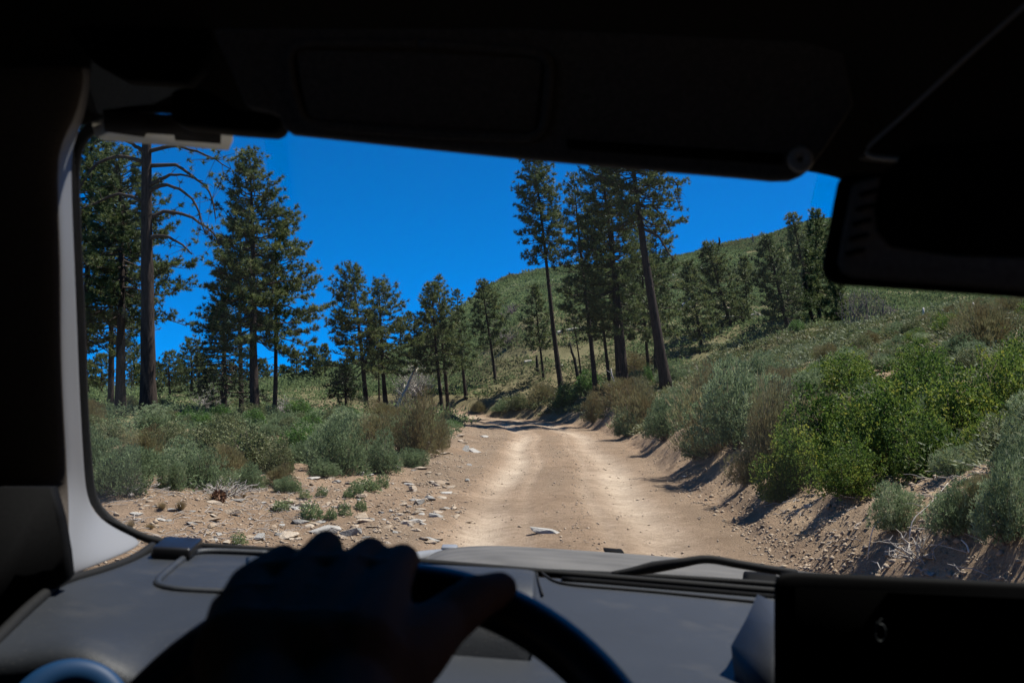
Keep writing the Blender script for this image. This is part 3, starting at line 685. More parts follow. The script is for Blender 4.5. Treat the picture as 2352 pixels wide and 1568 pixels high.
bush('yellow', 2080, 1000, 300, 220, 'tall yellow-green shrub at the top of the right thicket', RB)
bush('yellow', 2210, 1020, 290, 220, 'yellow-green shrub toward the right picture edge', RB)
bush('yellow', 2320, 980, 250, 200, 'yellow-green shrub cut by the right picture edge', RB)
bush('yellow', 1955, 1135, 190, 140, 'dark-shadowed yellow-green shrub above the bare bank', RB)
bush('yellow', 2130, 1100, 220, 180, 'green shrub behind the dead sticks on the bank', RB)
bush('yellow', 1960, 900, 200, 110, 'yellow-green shrub at the back left of the right thicket', RB)
bush('yellow', 2120, 900, 220, 120, 'yellow-green shrub at the back middle of the right thicket', RB)
bush('yellow', 2260, 1060, 180, 130, 'green leafy shrub low in the right thicket near the edge', RB)
bush('yellow', 2330, 860, 160, 90, 'yellowish shrub high on the slope at the right edge', RB)
bush('sage', 2130, 1010, 110, 120, 'grey sagebrush growing inside the yellow-green thicket', RB)
bush('sage', 2190, 1090, 130, 80, 'sagebrush just above the pale stick on the bank', RB)
bush('sage', 2060, 1215, 150, 130, 'near sagebrush with bleached arching twigs on the bank', RB)
bush('sage', 2200, 1225, 190, 160, 'large near sagebrush over the bank shadow on the right', RB)
bush('sage', 2320, 1240, 200, 240, 'tall near sagebrush at the right picture edge', RB)
bush('sage', 2330, 1090, 150, 140, 'sagebrush behind the tall near one, right edge', RB)
bush('rabbit', 2260, 800, 190, 120, 'tall dry brush standing on the right skyline under the mirror', RB)
bush('sage', 2200, 830, 150, 80, 'grey brush beside the tall dry skyline brush', RB)
bush('sage', 1600, 1050, 110, 70, 'small sagebrush low on the bank left of the brown brush', RB)
bush('rabbit', 1720, 1110, 130, 90, 'dry brush hanging down the bank before the yellow-green shrub', RB)
bush('yellow', 1790, 1150, 120, 90, 'leafy spray lowest on the bank at the thicket corner', RB)
bush('rabbit', 2260, 1180, 130, 110, 'dry brush between the two near right sagebrushes', RB)
bush('sage', 1440, 1000, 90, 60, 'low sagebrush at the foot of the bank left of the broom brush', RB)
bush('sage', 1860, 905, 140, 70, 'pale grey bush right of the crowning sagebrush', RB)
bush('green', 1830, 762, 60, 30, 'bright green bush at the foot of the dense leaning pine', RB)
bush('green', 1935, 735, 50, 34, 'bright green bush at the mirror corner pines', RB)
# bulk shrubs of the slopes, one object each
rng = np.random.default_rng(31)
def scatter(n, side, y0, y1, gap, kinds, label, group):
    c = 0; tries = 0
    while c < n and tries < n * 40:
        tries += 1
        y = y0 + (y1 - y0) * rng.random() ** 0.8; u = rng.uniform(150, 2420) if side > 0 else rng.uniform(120, 1120)
        x = (u - 1176) / FPX * y; q, sr, sl_ = parts(np.array([x]), np.array([y])); s = (sr if side > 0 else sl_)[0]
        if s < (1.5 if side > 0 else 1.6) or (side < 0 and y < 14.5 + 0 * s): continue
        if side < 0 and y < 19 and x > -4.2: continue
        w = rng.uniform(0.7, 1.5)
        if any((x - a) ** 2 + (y - b) ** 2 < (gap * (w * 0.5 + r)) ** 2 for a, b, r in taken): continue
        pn = vn(x * 0.22 + 40, y * 0.22, 77) + rng.uniform(-0.22, 0.22)
        kd = kinds[int(np.clip((pn + 0.5) * len(kinds), 0, len(kinds) - 1))]
        taken.append((x, y, w * 0.5)); c += 1
        zn = ('nearest the road bank' if y < 15 else 'halfway to the pines' if y < 27 else 'up by the pine trunks') if side > 0 else ('in front' if y < 22 else 'in the middle' if y < 34 else 'back by the trunks')
        zn += ', wide' if w > 1.15 else ', small'
        put(kd, (x, y, float(T(x, y))), w, w * rng.uniform(0.38, 0.62), label[kd] + ' ' + zn, group)
scatter(130, 1, 7, 42, 0.62, ['rabbit', 'sage', 'olive', 'rabbit', 'sage', 'yellow', 'olive'],
        {'rabbit': 'brownish dry brush of the right slope', 'sage': 'grey sagebrush of the right slope', 'olive': 'olive-green shrub of the right slope', 'yellow': 'yellowish shrub of the right slope'}, 'low scrub on the right slope')
scatter(100, -1, 15, 52, 0.75, ['sage', 'olive', 'green', 'olive', 'sage', 'rabbit', 'olive'],
        {'rabbit': 'brownish brush left of the road', 'sage': 'grey-green sagebrush left of the road', 'olive': 'olive shrub left of the road', 'green': 'green shrub left of the road'}, 'low scrub on the left flat')

# bare, leafless shrubs
def bare(label, u, d, w, h, seed, n=40, mat='purpletwig', name='bare_shrub', upright=False, group=None):
    r = np.random.default_rng(seed); b = at(u, d); g = Geo(); s = d / FPX; W_, H_ = w * s, h * s
    for i in range(n):
        b0 = np.array([r.normal() * W_ * (0.28 if upright else 0.06), r.normal() * W_ * 0.12, -0.05])
        a = r.uniform(0, 6.28); rad = W_ * 0.5 * math.sqrt(r.random()) * (0.25 if upright else 1)
        e = b0 + np.array([math.cos(a) * rad, math.sin(a) * rad, H_ * r.uniform(0.55, 1.05) * (1 if upright else math.sqrt(max(0.08, 1 - (rad / (W_ * 0.52)) ** 2)))])
        p = bend(b0, e, 6, 0.05, r, 0.04); th = max(0.007, d / 996 * 0.30)
        g.tube(p, np.linspace(th * 1.3, th * 0.5, 6), 3, cap=False)
        for k in range(4):
            q = p[r.integers(2, 6)]; g.tube(np.array([q, q + norm(r.normal(size=3) + np.array([0, 0, 0.6])) * H_ * r.uniform(0.1, 0.28)]), [th * 0.6, th * 0.3], 3, cap=False)
    return tag(obj(name, g.mesh(name, M[mat]), loc=b), label, 'bare shrub', group)
BG = 'leafless thickets'
for k, u in enumerate((1965, 1995, 2025, 2050)):
    bare(['leftmost bare stems of the thicket under the mirror', 'second bare stem clump of the thicket under the mirror', 'third bare stem clump of the thicket under the mirror', 'rightmost short bare stems of the thicket under the mirror'][k], u, 58, 46, 95 - 14 * k, 60 + k, 26, upright=True, group=BG)
bare('purplish leafless bush on the hill behind the lone slim pine', 1178, 96, 60, 42, 65, 60, group=BG)
bare('purplish leafless bush at the foot of the lone slim pine', 1165, 80, 62, 50, 66, 60, group=BG)
bare('wide pale leafless bush left of the trio of pines', 960, 70, 110, 80, 67, 70, 'graytwig', group=BG)
bare('grey leafless bush between the bend pines and the trio', 925, 64, 80, 85, 68, 50, 'graytwig', group=BG)
bare('pale leafless bush by the dark fir', 480, 48, 90, 70, 69, 60, 'graytwig', group=BG)
bare('grey dead brush at the foot of the slender pine', 655, 45, 80, 55, 70, 50, 'graytwig', group=BG)
bare('purplish leafless bush on the right slope among pines', 1880 - 20, 84, 60, 40, 71, 50, group=BG)
bare('bleached dead brush lying by the left pillar', 300, 13.4, 150, 45, 72, 60, 'graytwig', name='dead_brush')
bare('bleached dead brush under the spreading sagebrush', 520, 14.6, 170, 42, 73, 60, 'graytwig', name='dead_brush')
bare('dead twigs at the foot of the near right sagebrush', 2110, 7.6, 170, 75, 74, 26, 'graytwig', name='dead_brush')
snag('white forked dead tree left of the trio of pines', 900, 62, 962, 830, 0.12, 81, 'whitewood', br=9)

M['mixed'] = leaf_mat('mixed_undergrowth_leaves', [(0.17, 0.125, 0.07), (0.15, 0.15, 0.07), (0.12, 0.15, 0.055), (0.22, 0.25, 0.15)], 0.28, 0.6, 0.3, 0.0)
# ------------------------------------------------------------------ scrub that nobody could count
def cover(name, x, y, w, h, k, L, wd, tint, seed, label, mat='scrub'):
    r = np.random.default_rng(seed); n = len(x); g = Geo()
    z = T(x, y); c = np.repeat(np.stack([x, y, z], -1), k, 0)
    d = r.normal(size=(n * k, 3)); d[:, 2] = np.abs(d[:, 2]); d = norm(d); rr = r.uniform(0, 1, n * k) ** 0.45
    off = d * rr[:, None] * np.stack([np.repeat(w, k), np.repeat(w * 0.7, k), np.repeat(h, k)], -1)
    dr = norm(d * np.array([1, 1, 0.5]) + np.array([0, 0, 0.15]) + r.normal(size=(n * k, 3)) * np.array([0.5, 0.5, 0.3]))
    g.leaves(c + off, dr, np.repeat(L, k) * r.uniform(0.6, 1.3, n * k), np.repeat(wd, k), r, np.clip(np.repeat(tint, k) + r.uniform(-0.15, 0.15, n * k), 0, 1))
    return tag(obj(name, g.mesh(name, M[mat])), label, 'scrub', kind='stuff')
def sample(n, y0, y1, u0, u1, seed, p=1.0):
    r = np.random.default_rng(seed); y = y0 + (y1 - y0) * r.random(n) ** p; x = (r.uniform(u0, u1, n) - 1176) / FPX * y
    return x, y, r
x, y, r = sample(34000, 60, 205, 780, 2420, 1, 0.75)
q, sr, sl_ = parts(x, y); z = T(x, y)
keep = (np.maximum(sr, sl_) > 1.2) & (vn(x * 0.07, z * 0.9, 5) + 0.5 * vn(x * 0.3, y * 0.3, 6) > -0.33)
x, y, z = x[keep], y[keep], z[keep]; n = len(x)
tint = 0.40 + 0.55 * vn(x * 0.045, z * 0.35, 9) + 0.35 * vn(x * 0.25, y * 0.25, 10) + r.uniform(-0.1, 0.1, n)
wv = r.uniform(0.5, 1.1, n); 
cover('hillside_scrub', x, y, wv, wv * r.uniform(0.35, 0.6, n), 18, 0.11 + y * 0.0015, 0.06 + y * 0.0009, tint, 3, 'low green scrub covering the far hill')
x, y, r = sample(9500, 45, 150, -300, 1120, 2, 0.8)
q, sr, sl_ = parts(x, y); keep = np.maximum(sr, sl_) > 1.0; keep &= vn(x * 0.25, y * 0.18, 15) > -0.22
x, y = x[keep], y[keep]; n = len(x); wv = r.uniform(0.5, 1.2, n) * (1 + sst(y, 70, 110) * 0.8)
cover('flat_scrub', x, y, wv, wv * r.uniform(0.5, 1.0, n), 20, 0.10 + y * 0.0013, 0.05 + y * 0.0008, 0.5 + 0.6 * vn(x * 0.12, y * 0.12, 19), 4, 'grey-green low scrub beyond the left pines')
x, y, r = sample(9500, 5, 66, 1150, 2800, 3, 0.75)
q, sr, sl_ = parts(x, y); keep = (sr > 1.3 + 0.8 * fbm(x, y, 4) - 0.7 * sst(y, 18, 30)) & (vn(x * 0.5, y * 0.5, 25) > -0.30)
x, y = x[keep], y[keep]; n = len(x); wv = r.uniform(0.25, 0.6, n)
cover('slope_undergrowth', x, y, wv, wv * r.uniform(0.4, 0.8, n), 44, 0.05 + y * 0.0022, 0.012 + y * 0.0010, 0.55 + 0.7 * vn(x * 0.3, y * 0.3, 29) + r.uniform(-0.2, 0.2, n), 5, 'low brown-green undergrowth of the right slope', 'mixed')
x, y, r = sample(4000, 11, 50, -500, 1120, 4, 0.8)
q, sr, sl_ = parts(x, y); keep = (sl_ > 1.6) & ((y > 19) | (x < -4.2)) & ((y > 14) | (x < -7)) & (vn(x * 0.4, y * 0.4, 35) > -0.28)
x, y = x[keep], y[keep]; n = len(x); wv = r.uniform(0.25, 0.55, n)
cover('flat_undergrowth', x, y, wv, wv * r.uniform(0.4, 0.75, n), 44, 0.05 + y * 0.0020, 0.012 + y * 0.0010, 0.40 + 0.7 * vn(x * 0.3, y * 0.3, 39) + r.uniform(-0.2, 0.2, n), 6, 'low grey-green undergrowth of the left flat', 'sage')

# ------------------------------------------------------------------ stones
def rock_mesh(seed, mat, flat=0.6):
    r = np.random.default_rng(seed); bm = bmesh.new()
    pts = norm(r.normal(size=(15, 3))) * r.uniform(0.72, 1.0, (15, 1)) * np.array([0.5, 0.5 * r.uniform(0.6, 1.0), 0.5 * flat])
    bmesh.ops.convex_hull(bm, input=[bm.verts.new(p) for p in pts])
    bmesh.ops.delete(bm, geom=[v for v in bm.verts if not v.link_faces], context='VERTS')
    bmesh.ops.bevel(bm, geom=list(bm.edges), offset=0.018, segments=1, affect='EDGES', clamp_overlap=True)
    me = bpy.data.meshes.new('rock'); bm.to_mesh(me); bm.free(); me.materials.append(M[mat]); return me
ROCKS = {'rock': [rock_mesh(i, 'rock', [0.7, 0.45, 0.55, 0.9, 0.35, 0.6][i]) for i in range(6)], 'clod': [rock_mesh(40 + i, 'clod', [0.8, 0.6, 0.7][i]) for i in range(3)], 'greyrock': [rock_mesh(20 + i, 'greyrock', [0.8, 0.5, 0.65][i]) for i in range(3)]}
def rock(u, v, w, h, label, mat='rock', group='stones on the left shoulder', var=None, rz=None):
    p = hit(u, v); s = p[1] / FPX; me = ROCKS[mat][int(rs.integers(len(ROCKS[mat]))) if var is None else var]
    o = obj('rock', me, loc=(p[0], p[1], p[2] + 0.12 * h * s)); W_ = w * s * (1.5 if w > 27 else 1.35); o.scale = (W_, W_ * rs.uniform(0.7, 1.0), max(h * s * 1.75, W_ * 0.38) / (0.9 if me in ROCKS['rock'][3:4] else 0.6) * 0.62)
    o.rotation_euler = (rs.uniform(-0.2, 0.2), rs.uniform(-0.2, 0.2), rs.uniform(0, 6.28) if rz is None else rz)
    return tag(o, label, 'rock', group)
for a in [(597, 1236, 50, 22, 'pale angular stone just above the dashboard edge, left of the hand', 'greyrock'), (650, 1234, 62, 26, 'pinkish flat stone left of the knuckles'), (745, 1225, 62, 30, 'large rounded stone behind the top knuckle', 'greyrock'),
          (808, 1228, 44, 30, 'speckled grey stone right of the top knuckle', 'greyrock'), (836, 1198, 42, 14, 'flat pale slab below the dark green herb'), (834, 1188, 42, 18, 'rounded tan stone behind the flat pale slab'),
          (668, 1158, 48, 20, 'brown broken boulder among the herbs'), (702, 1165, 52, 20, 'long tan stone right of the broken boulder'), (640, 1163, 34, 8, 'flat white stone left of the broken boulder'),
          (527, 1180, 48, 14, 'wedge-shaped tan stone alone on the dirt'), (452, 1199, 28, 8, 'small white chip on bare dirt'), (492, 1156, 34, 10, 'pale stone by the pine cone'), (396, 1171, 26, 8, 'flat bluish stone near the grass tuft', 'greyrock'),
          (948, 1126, 32, 22, 'grey-brown cube-shaped stone beside the road'), (964, 1156, 36, 22, 'two-toned angular stone below the cube-shaped one', 'greyrock'), (1018, 1110, 34, 9, 'dark flat stone between cube stone and wheel track'),
          (1070, 1034, 34, 18, 'blue-grey block stone at the far left road edge', 'greyrock'), (1088, 1038, 30, 14, 'split pale stone right of the blue-grey block', 'greyrock'), (1112, 1004, 20, 11, 'pale layered stone in the far left gutter', 'greyrock'),
          (1058, 1002, 22, 14, 'brown stone at the top of the gutter'), (1064, 1018, 18, 12, 'brown stone in the middle of the gutter'), (718, 1100, 32, 14, 'white-grey stone left of the sagebrush clump', 'greyrock'),
          (760, 1100, 24, 8, 'flat white stone before the sagebrush clump'), (828, 1090, 22, 12, 'round grey stone under the sagebrush clump', 'greyrock'), (850, 1092, 24, 10, 'white-topped stone under the sagebrush clump', 'greyrock'),
          (908, 1078, 24, 22, 'grey stone stack between the two sagebrushes', 'greyrock'), (966, 1076, 28, 11, 'cream stone in front of the pale sagebrush mound'), (1000, 1040, 18, 14, 'white stone right of the pale sagebrush mound'),
          (935, 1203, 36, 16, 'brown half-buried stone right of the flat pale slab'), (1252, 1224, 66, 20, 'elongated pale rock lying in the middle of the road', 'greyrock'), (975, 1238, 30, 8, 'flat stone above the index knuckle'), (1574, 1096, 18, 11, 'pale stone on the right road edge', 'greyrock', 'stones along the right bank'),
          (1412, 969, 16, 9, 'tan stone at the right road edge near the bend', 'rock', 'stones along the right bank'), (1488, 975, 20, 11, 'pale tilted stone under the broom brush', 'rock', 'stones along the right bank'), (1688, 1018, 22, 14, 'white stone under the tall sagebrush', 'greyrock', 'stones along the right bank'),
          (1712, 1040, 22, 16, 'reddish stone under the tall sagebrush', 'rock', 'stones along the right bank'), (1856, 1165, 18, 16, 'grey stone embedded in the bank below the lowest shrub', 'greyrock', 'stones along the right bank'), (1905, 1165, 16, 16, 'tan stone embedded in the bank', 'rock', 'stones along the right bank'),
          (2140, 1316, 34, 12, 'pale stone at the very edge of the screen top', 'greyrock', 'stones along the right bank'), (2195, 1320, 18, 12, 'small white stone right of the pale stone by the screen', 'greyrock', 'stones along the right bank'), (1950, 1288, 20, 16, 'knobbly stone in the bank dirt above the screen', 'rock', 'stones along the right bank'), (1820, 1290, 16, 9, 'dark stone where bank and road meet', 'rock', 'stones along the right bank')]:
    rock(a[0], a[1], a[2], a[3], a[4], *(a[5:7]))
for i in range(360):
    if rs.random() < 0.72: u, v = rs.uniform(300, 1080), rs.uniform(1100, 1248)
    else: v = rs.uniform(985, 1200); u = rs.uniform(960, 1100) - (v - 985) * 0.25
    if v < 1150 and u < 680: continue
    if u > 1060 and rs.random() < 0.4: continue
    w = 9 + 27 * rs.random() ** 2 * (0.6 + 0.4 * (v - 960) / 280)
    mt_ = 'rock' if rs.random() < 0.7 else 'greyrock'; cw = 'tan' if mt_ == 'rock' else 'grey'
    zn = 'in the gutter along the far left road edge' if v < 1060 else 'in front of the roadside sagebrush clump' if v < 1150 else 'beside the left wheel track' if u > 960 else 'just above the knuckles of the hand' if u > 700 and v > 1205 else 'around the low herbs' if u > 620 and v < 1205 else 'on the bare dirt above the dashboard edge' if v > 1205 else 'on the bare dirt near the left pillar'
    sz = 'tiny' if w < 14 else 'small' if w < 22 else 'fist-sized'
    rock(u, v, w, w * rs.uniform(0.3, 0.55), '%s %s stone %s' % (sz, cw, zn), mt_, 'small stones of the left shoulder')
for i in range(34):
    u, v = rs.uniform(1750, 2340), rs.uniform(1170, 1325)
    rock(u, v, rs.uniform(7, 16), rs.uniform(4, 9), 'small stone stuck in the bare right bank', 'clod', 'small stones of the right bank')
def gravel(name, x, y, s, seed, mat, label):
    r = np.random.default_rng(seed); n = len(x)
    o = np.array([[1, 0, 0], [-1, 0, 0], [0, 1, 0], [0, -1, 0], [0, 0, 1], [0, 0, -1]], float)
    f = np.array([[0, 2, 4], [2, 1, 4], [1, 3, 4], [3, 0, 4], [2, 0, 5], [1, 2, 5], [3, 1, 5], [0, 3, 5]])
    a = r.uniform(0, 6.28, n); ca, sa = np.cos(a), np.sin(a)
    sc = np.stack([s * r.uniform(0.6, 1.3, n), s * r.uniform(0.5, 1.0, n), s * r.uniform(0.3, 0.75, n)], -1)
    v = o[None] * sc[:, None, :] * r.uniform(0.7, 1.2, (n, 6, 1)) + r.normal(size=(n, 6, 3)) * (s * 0.15)[:, None, None]
    v = np.stack([v[..., 0] * ca[:, None] - v[..., 1] * sa[:, None], v[..., 0] * sa[:, None] + v[..., 1] * ca[:, None], v[..., 2]], -1)
    v += np.stack([x, y, T(x, y) + s * 0.12], -1)[:, None, :]
    ff = (f[None] + (np.arange(n) * 6)[:, None, None]).reshape(-1, 3)
    tag(obj(name, mesh(name, v.reshape(-1, 3), ff, M[mat])), label, 'gravel', kind='stuff')
x, y, r = sample(28000, 4, 48, 420, 1950, 8, 1.4); q, sr, sl_ = parts(x, y)
pr = 0.16 + 0.5 * np.exp(-(q / 0.35) ** 2) + 0.7 * sst(-q, 1.3, 1.8) + 0.45 * sst(q, 1.4, 1.9); keep = (r.random(len(x)) < pr) & (sr < 0.5) & (sl_ < 3.2)
x, y = x[keep], y[keep]; gravel('road_gravel', x, y, 0.007 + 0.022 * r.random(len(x)) ** 3 + 0.0003 * y, 9, 'clod', 'fine gravel strewn over the dirt road')
x, y, r = sample(12000, 6, 26, -100, 1080, 9, 1.2); q, sr, sl_ = parts(x, y); keep = (sl_ > 0.2)
x, y = x[keep], y[keep]; gravel('shoulder_gravel', x, y, 0.009 + 0.04 * r.random(len(x)) ** 3.5, 10, 'rock', 'gravel and chips on the left shoulder')
x, y, r = sample(16000, 5.5, 22, 1560, 2450, 11, 1.2); q, sr, sl_ = parts(x, y); keep = (sr > -0.2) & (sr < 2.6)
x, y = x[keep], y[keep]; gravel('bank_clods', x, y, 0.010 + 0.04 * r.random(len(x)) ** 4, 12, 'clod' if 'clod' in M else 'rock', 'crumbly clods of the right bank')
def litter(name, n, y0, y1, u0, u1, seed, mat, label, cond):
    x, y, r = sample(n, y0, y1, u0, u1, seed, 1.0); q, sr, sl_ = parts(x, y); k = cond(sr, sl_); x, y = x[k], y[k]; g = Geo(); z = T(x, y)
    for a, b, c in zip(x, y, z):
        L = r.uniform(0.06, 0.28); t = r.uniform(0, 6.28); e = np.array([math.cos(t) * L, math.sin(t) * L, r.uniform(-0.02, 0.06)])
        p = np.array([a, b, c + 0.012]); g.tube(bend(p, p + e, 4, 0.03, r, 0.05), np.linspace(0.005, 0.003, 4), 3, cap=False)
    tag(obj(name, g.mesh(name, M[mat])), label, 'litter', kind='stuff')
litter('twig_litter', 700, 10, 17, 180, 760, 13, 'graytwig', 'bleached twigs littering the left flat', lambda a, b: b > 1.5)
litter('bank_twigs', 500, 5.5, 14, 1700, 2450, 14, 'graytwig', 'dry twigs littering the right bank', lambda a, b: (a > 0.3) & (a < 4))
# sticks on the bank, pine cone, pale stumps
def stick(label, path, d0, r0, seed, mat='whitewood', lift=0.0, group=None):
    g = Geo(); rr = np.random.default_rng(seed); p0 = hit(*path[0]); d = p0[1]
    pl = [P(u, v, d / math.cos(PITCH)) for u, v in path]; pl = np.array([[q_[0], d + 0.05 * i, max(q_[2], float(T(q_[0], d)) + r0)] for i, q_ in enumerate(pl)])
    ts = np.linspace(0, 1, len(pl)); tf = np.linspace(0, 1, 10); pf = np.stack([np.interp(tf, ts, pl[:, k]) for k in range(3)], -1)
    pf[1:-1] = (pf[:-2] + 2 * pf[1:-1] + pf[2:]) / 4
    g.tube(pf - p0, np.linspace(r0, r0 * 0.6, 10), 5)
    tag(obj('dead_stick', g.mesh('dead_stick', M[mat], True), loc=p0), label, 'stick', group)
stick('pale broken stick end on the bare bank', [(1926, 1148), (1950, 1138), (1972, 1126)], 0, 0.022, 1)
stick('short pale stick higher on the bank under the shrub', [(2005, 1086), (2028, 1074)], 0, 0.022, 2)
stick('thin bleached twig arching toward the right sagebrush', [(2080, 1258), (2090, 1190), (2130, 1170), (2170, 1180), (2195, 1235)], 0, 0.006, 3)
stick('long thin stalk arching over the bare bank', [(1984, 1295), (2000, 1210), (2040, 1180), (2090, 1182)], 0, 0.005, 4)
stick('upright bleached stalk in the bare bank', [(2215, 1290), (2218, 1250), (2212, 1240)], 0, 0.008, 5)
stick('white crooked stick inside the yellow-green shrub', [(2050, 1010), (2055, 985), (2043, 960)], 0, 0.012, 6)
stick('white curved stick at the right picture edge', [(2305, 790), (2300, 770), (2312, 745)], 0, 0.02, 7)
for k, (u, v, h, w) in enumerate([(2120, 722, 22, 0.07), (2165, 724, 20, 0.07), (2200, 712, 8, 0.06), (2234, 706, 18, 0.08), (2075, 745, 12, 0.06)]):
    p = hit(u, v + 8); d = p[1]; g = Geo(); H = h / FPX * d * 1.1; w *= d / 60; g.tube(np.array([[0, 0, -0.1], [0.02, 0, H * 0.6], [0.03, 0, H]]), [w * 1.2, w, w * 0.6], 6)
    tag(obj('bleached_stump', g.mesh('bleached_stump', M['whitewood'], True), loc=p), ['white stump left of the pair on the right slope', 'tallest white stump on the right slope', 'tiny white stump between two taller ones', 'white stump farthest right on the slope', 'small white stump nearest the bare thicket'][k], 'stump', 'white stumps on the right slope')
def cone():
    p = hit(496, 1152); g = Geo(); r = np.random.default_rng(3); n = 150; i = np.arange(n); t = i / n; a = i * 2.4
    rad = 0.075 * np.sin(np.pi * (0.12 + 0.8 * t)); c = np.stack([np.cos(a) * rad * 0.6, np.sin(a) * rad * 0.6, t * 0.17], -1)
    g.leaves(c, np.stack([np.cos(a), np.sin(a), 0.5 + 0 * a], -1), rad * 0.9 + 0.01, 0.035, r, r.uniform(0, 1, n), 'dia')
    o = obj('pine_cone', g.mesh('pine_cone', M['conewood']), loc=p + np.array([0, 0, 0.05])); o.rotation_euler = (1.3, 0.2, 0.6)
    tag(o, 'brown pine cone lying at the edge of the left flat', 'pine cone')
M['conewood'] = plain('cone_scales', (0.16, 0.075, 0.035), 0.7, 0.3)
cone()
# ------------------------------------------------------------------ the car around the camera
CAR = empty('car', (0.35, 1.0, 0.0)); CO = np.array(CAR.location)
tag(CAR, 'dark off-road car interior seen from the driver seat, with dusty hood ahead', 'car')
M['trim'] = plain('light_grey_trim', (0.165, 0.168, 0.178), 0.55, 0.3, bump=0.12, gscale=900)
M['dash'] = plain('dash_plastic', (0.0145, 0.0172, 0.0218), 0.55, 0.35, bump=0.25, gscale=700, mottled=0.13)
def dash_dust(m):
    n, l = m.node_tree.nodes, m.node_tree.links; b = n['Principled BSDF']; lk = b.inputs['Base Color'].links; src = lk[0].from_socket if lk else None
    tc = n.new('ShaderNodeTexCoord'); acc = src
    for sc, lo, hi, col, amt in ((420, 0.66, 0.74, (0.10, 0.095, 0.085), 0.7), (16, 0.56, 0.80, (0.05, 0.047, 0.042), 0.5), (55, 0.68, 0.74, (0.008, 0.008, 0.009), 0.6)):
        no = n.new('ShaderNodeTexNoise'); no.inputs['Scale'].default_value = sc; no.inputs['Detail'].default_value = 4; l.new(tc.outputs['Object'], no.inputs['Vector'])
        r = ramp(n, [(lo, (0, 0, 0)), (hi, (amt, amt, amt))]); l.new(no.outputs[0], r.inputs[0])
        mx = n.new('ShaderNodeMix'); mx.data_type = 'RGBA'; l.new(r.outputs[0], mx.inputs[0])
        if acc is None: mx.inputs[6].default_value = b.inputs['Base Color'].default_value
        else: l.new(acc, mx.inputs[6])
        mx.inputs[7].default_value = (*col, 1); acc = mx.outputs[2]
    l.new(acc, b.inputs['Base Color'])
dash_dust(M['dash'])
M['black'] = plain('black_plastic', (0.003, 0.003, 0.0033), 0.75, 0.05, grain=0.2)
M['rubber'] = plain('black_rubber', (0.008, 0.008, 0.008), 0.75, 0.15, grain=0.2)
M['head'] = plain('headliner_fabric', (0.030, 0.027, 0.023), 0.95, 0.1, grain=0.25, bump=0.3, gscale=500)
M['visor'] = plain('visor_fabric', (0.10, 0.10, 0.105), 0.9, 0.15, grain=0.25)
M['leather'] = plain('wheel_leather', (0.010, 0.011, 0.013), 0.36, 0.4, bump=0.2, gscale=500)
M['gloss'] = plain('screen_glass', (0.0015, 0.0015, 0.0015), 0.9, 0.0)
M['mirrorglass'] = plain('dark_mirror_glass', (0.05, 0.055, 0.06), 0.03, 0.5, metal=1.0)
M['ring_sky'] = plain('vent_ring_sky_tint', (0.006, 0.030, 0.080), 0.5, 0.15)  # blue stands in for sky reflected in the vent ring
M['digit'] = plain('dim_screen_digit', (0.03, 0.034, 0.034), 0.6, 0.2)
M['silver'] = plain('silver_paint', (0.20, 0.205, 0.215), 0.4, 0.4, mottled=0.1)
M['hood'] = plain('dusty_hood_paint', (0.095, 0.089, 0.080), 0.7, 0.25, mottled=0.28, bump=0.1, gscale=120)
M['black2'] = plain('charcoal_plastic', (0.022, 0.024, 0.028), 0.5, 0.3, bump=0.2, gscale=700)
M['cover'] = plain('pillar_shade_tone', (0.055, 0.047, 0.040), 0.95, 0.05, grain=0.25, bump=0.2, gscale=500)  # darker tone paints shade onto the pillar's rear face
M['bezel'] = plain('mirror_bezel_plastic', (0.16, 0.145, 0.13), 0.7, 0.2, grain=0.2)
M['strip'] = plain('grey_trim_and_highlight', (0.35, 0.35, 0.35), 0.5, 0.3)
M['skin'] = plain('skin', (0.10, 0.036, 0.015), 0.8, 0.05, mottled=0.15, bump=0.25, gscale=260)
def sticker_mat():
    m, n, l, b = new_mat('sticker_back')
    setv(b, col=(0.42, 0.39, 0.34, 1), rough=0.7); tr = n.new('ShaderNodeBsdfTransparent'); mx = n.new('ShaderNodeMixShader'); mx.inputs[0].default_value = 0.12
    tl = n.new('ShaderNodeBsdfTranslucent'); tl.inputs[0].default_value = (0.40, 0.37, 0.31, 1); m2 = n.new('ShaderNodeMixShader'); m2.inputs[0].default_value = 0.55
    l.new(b.outputs[0], m2.inputs[1]); l.new(tl.outputs[0], m2.inputs[2])
    l.new(m2.outputs[0], mx.inputs[1]); l.new(tr.outputs[0], mx.inputs[2]); l.new(mx.outputs[0], n['Material Output'].inputs[0]); return m
M['sticker'] = sticker_mat()
M['stickerdark'] = plain('sticker_print_back', (0.09, 0.083, 0.075), 0.7, 0.2, mottled=0.5)
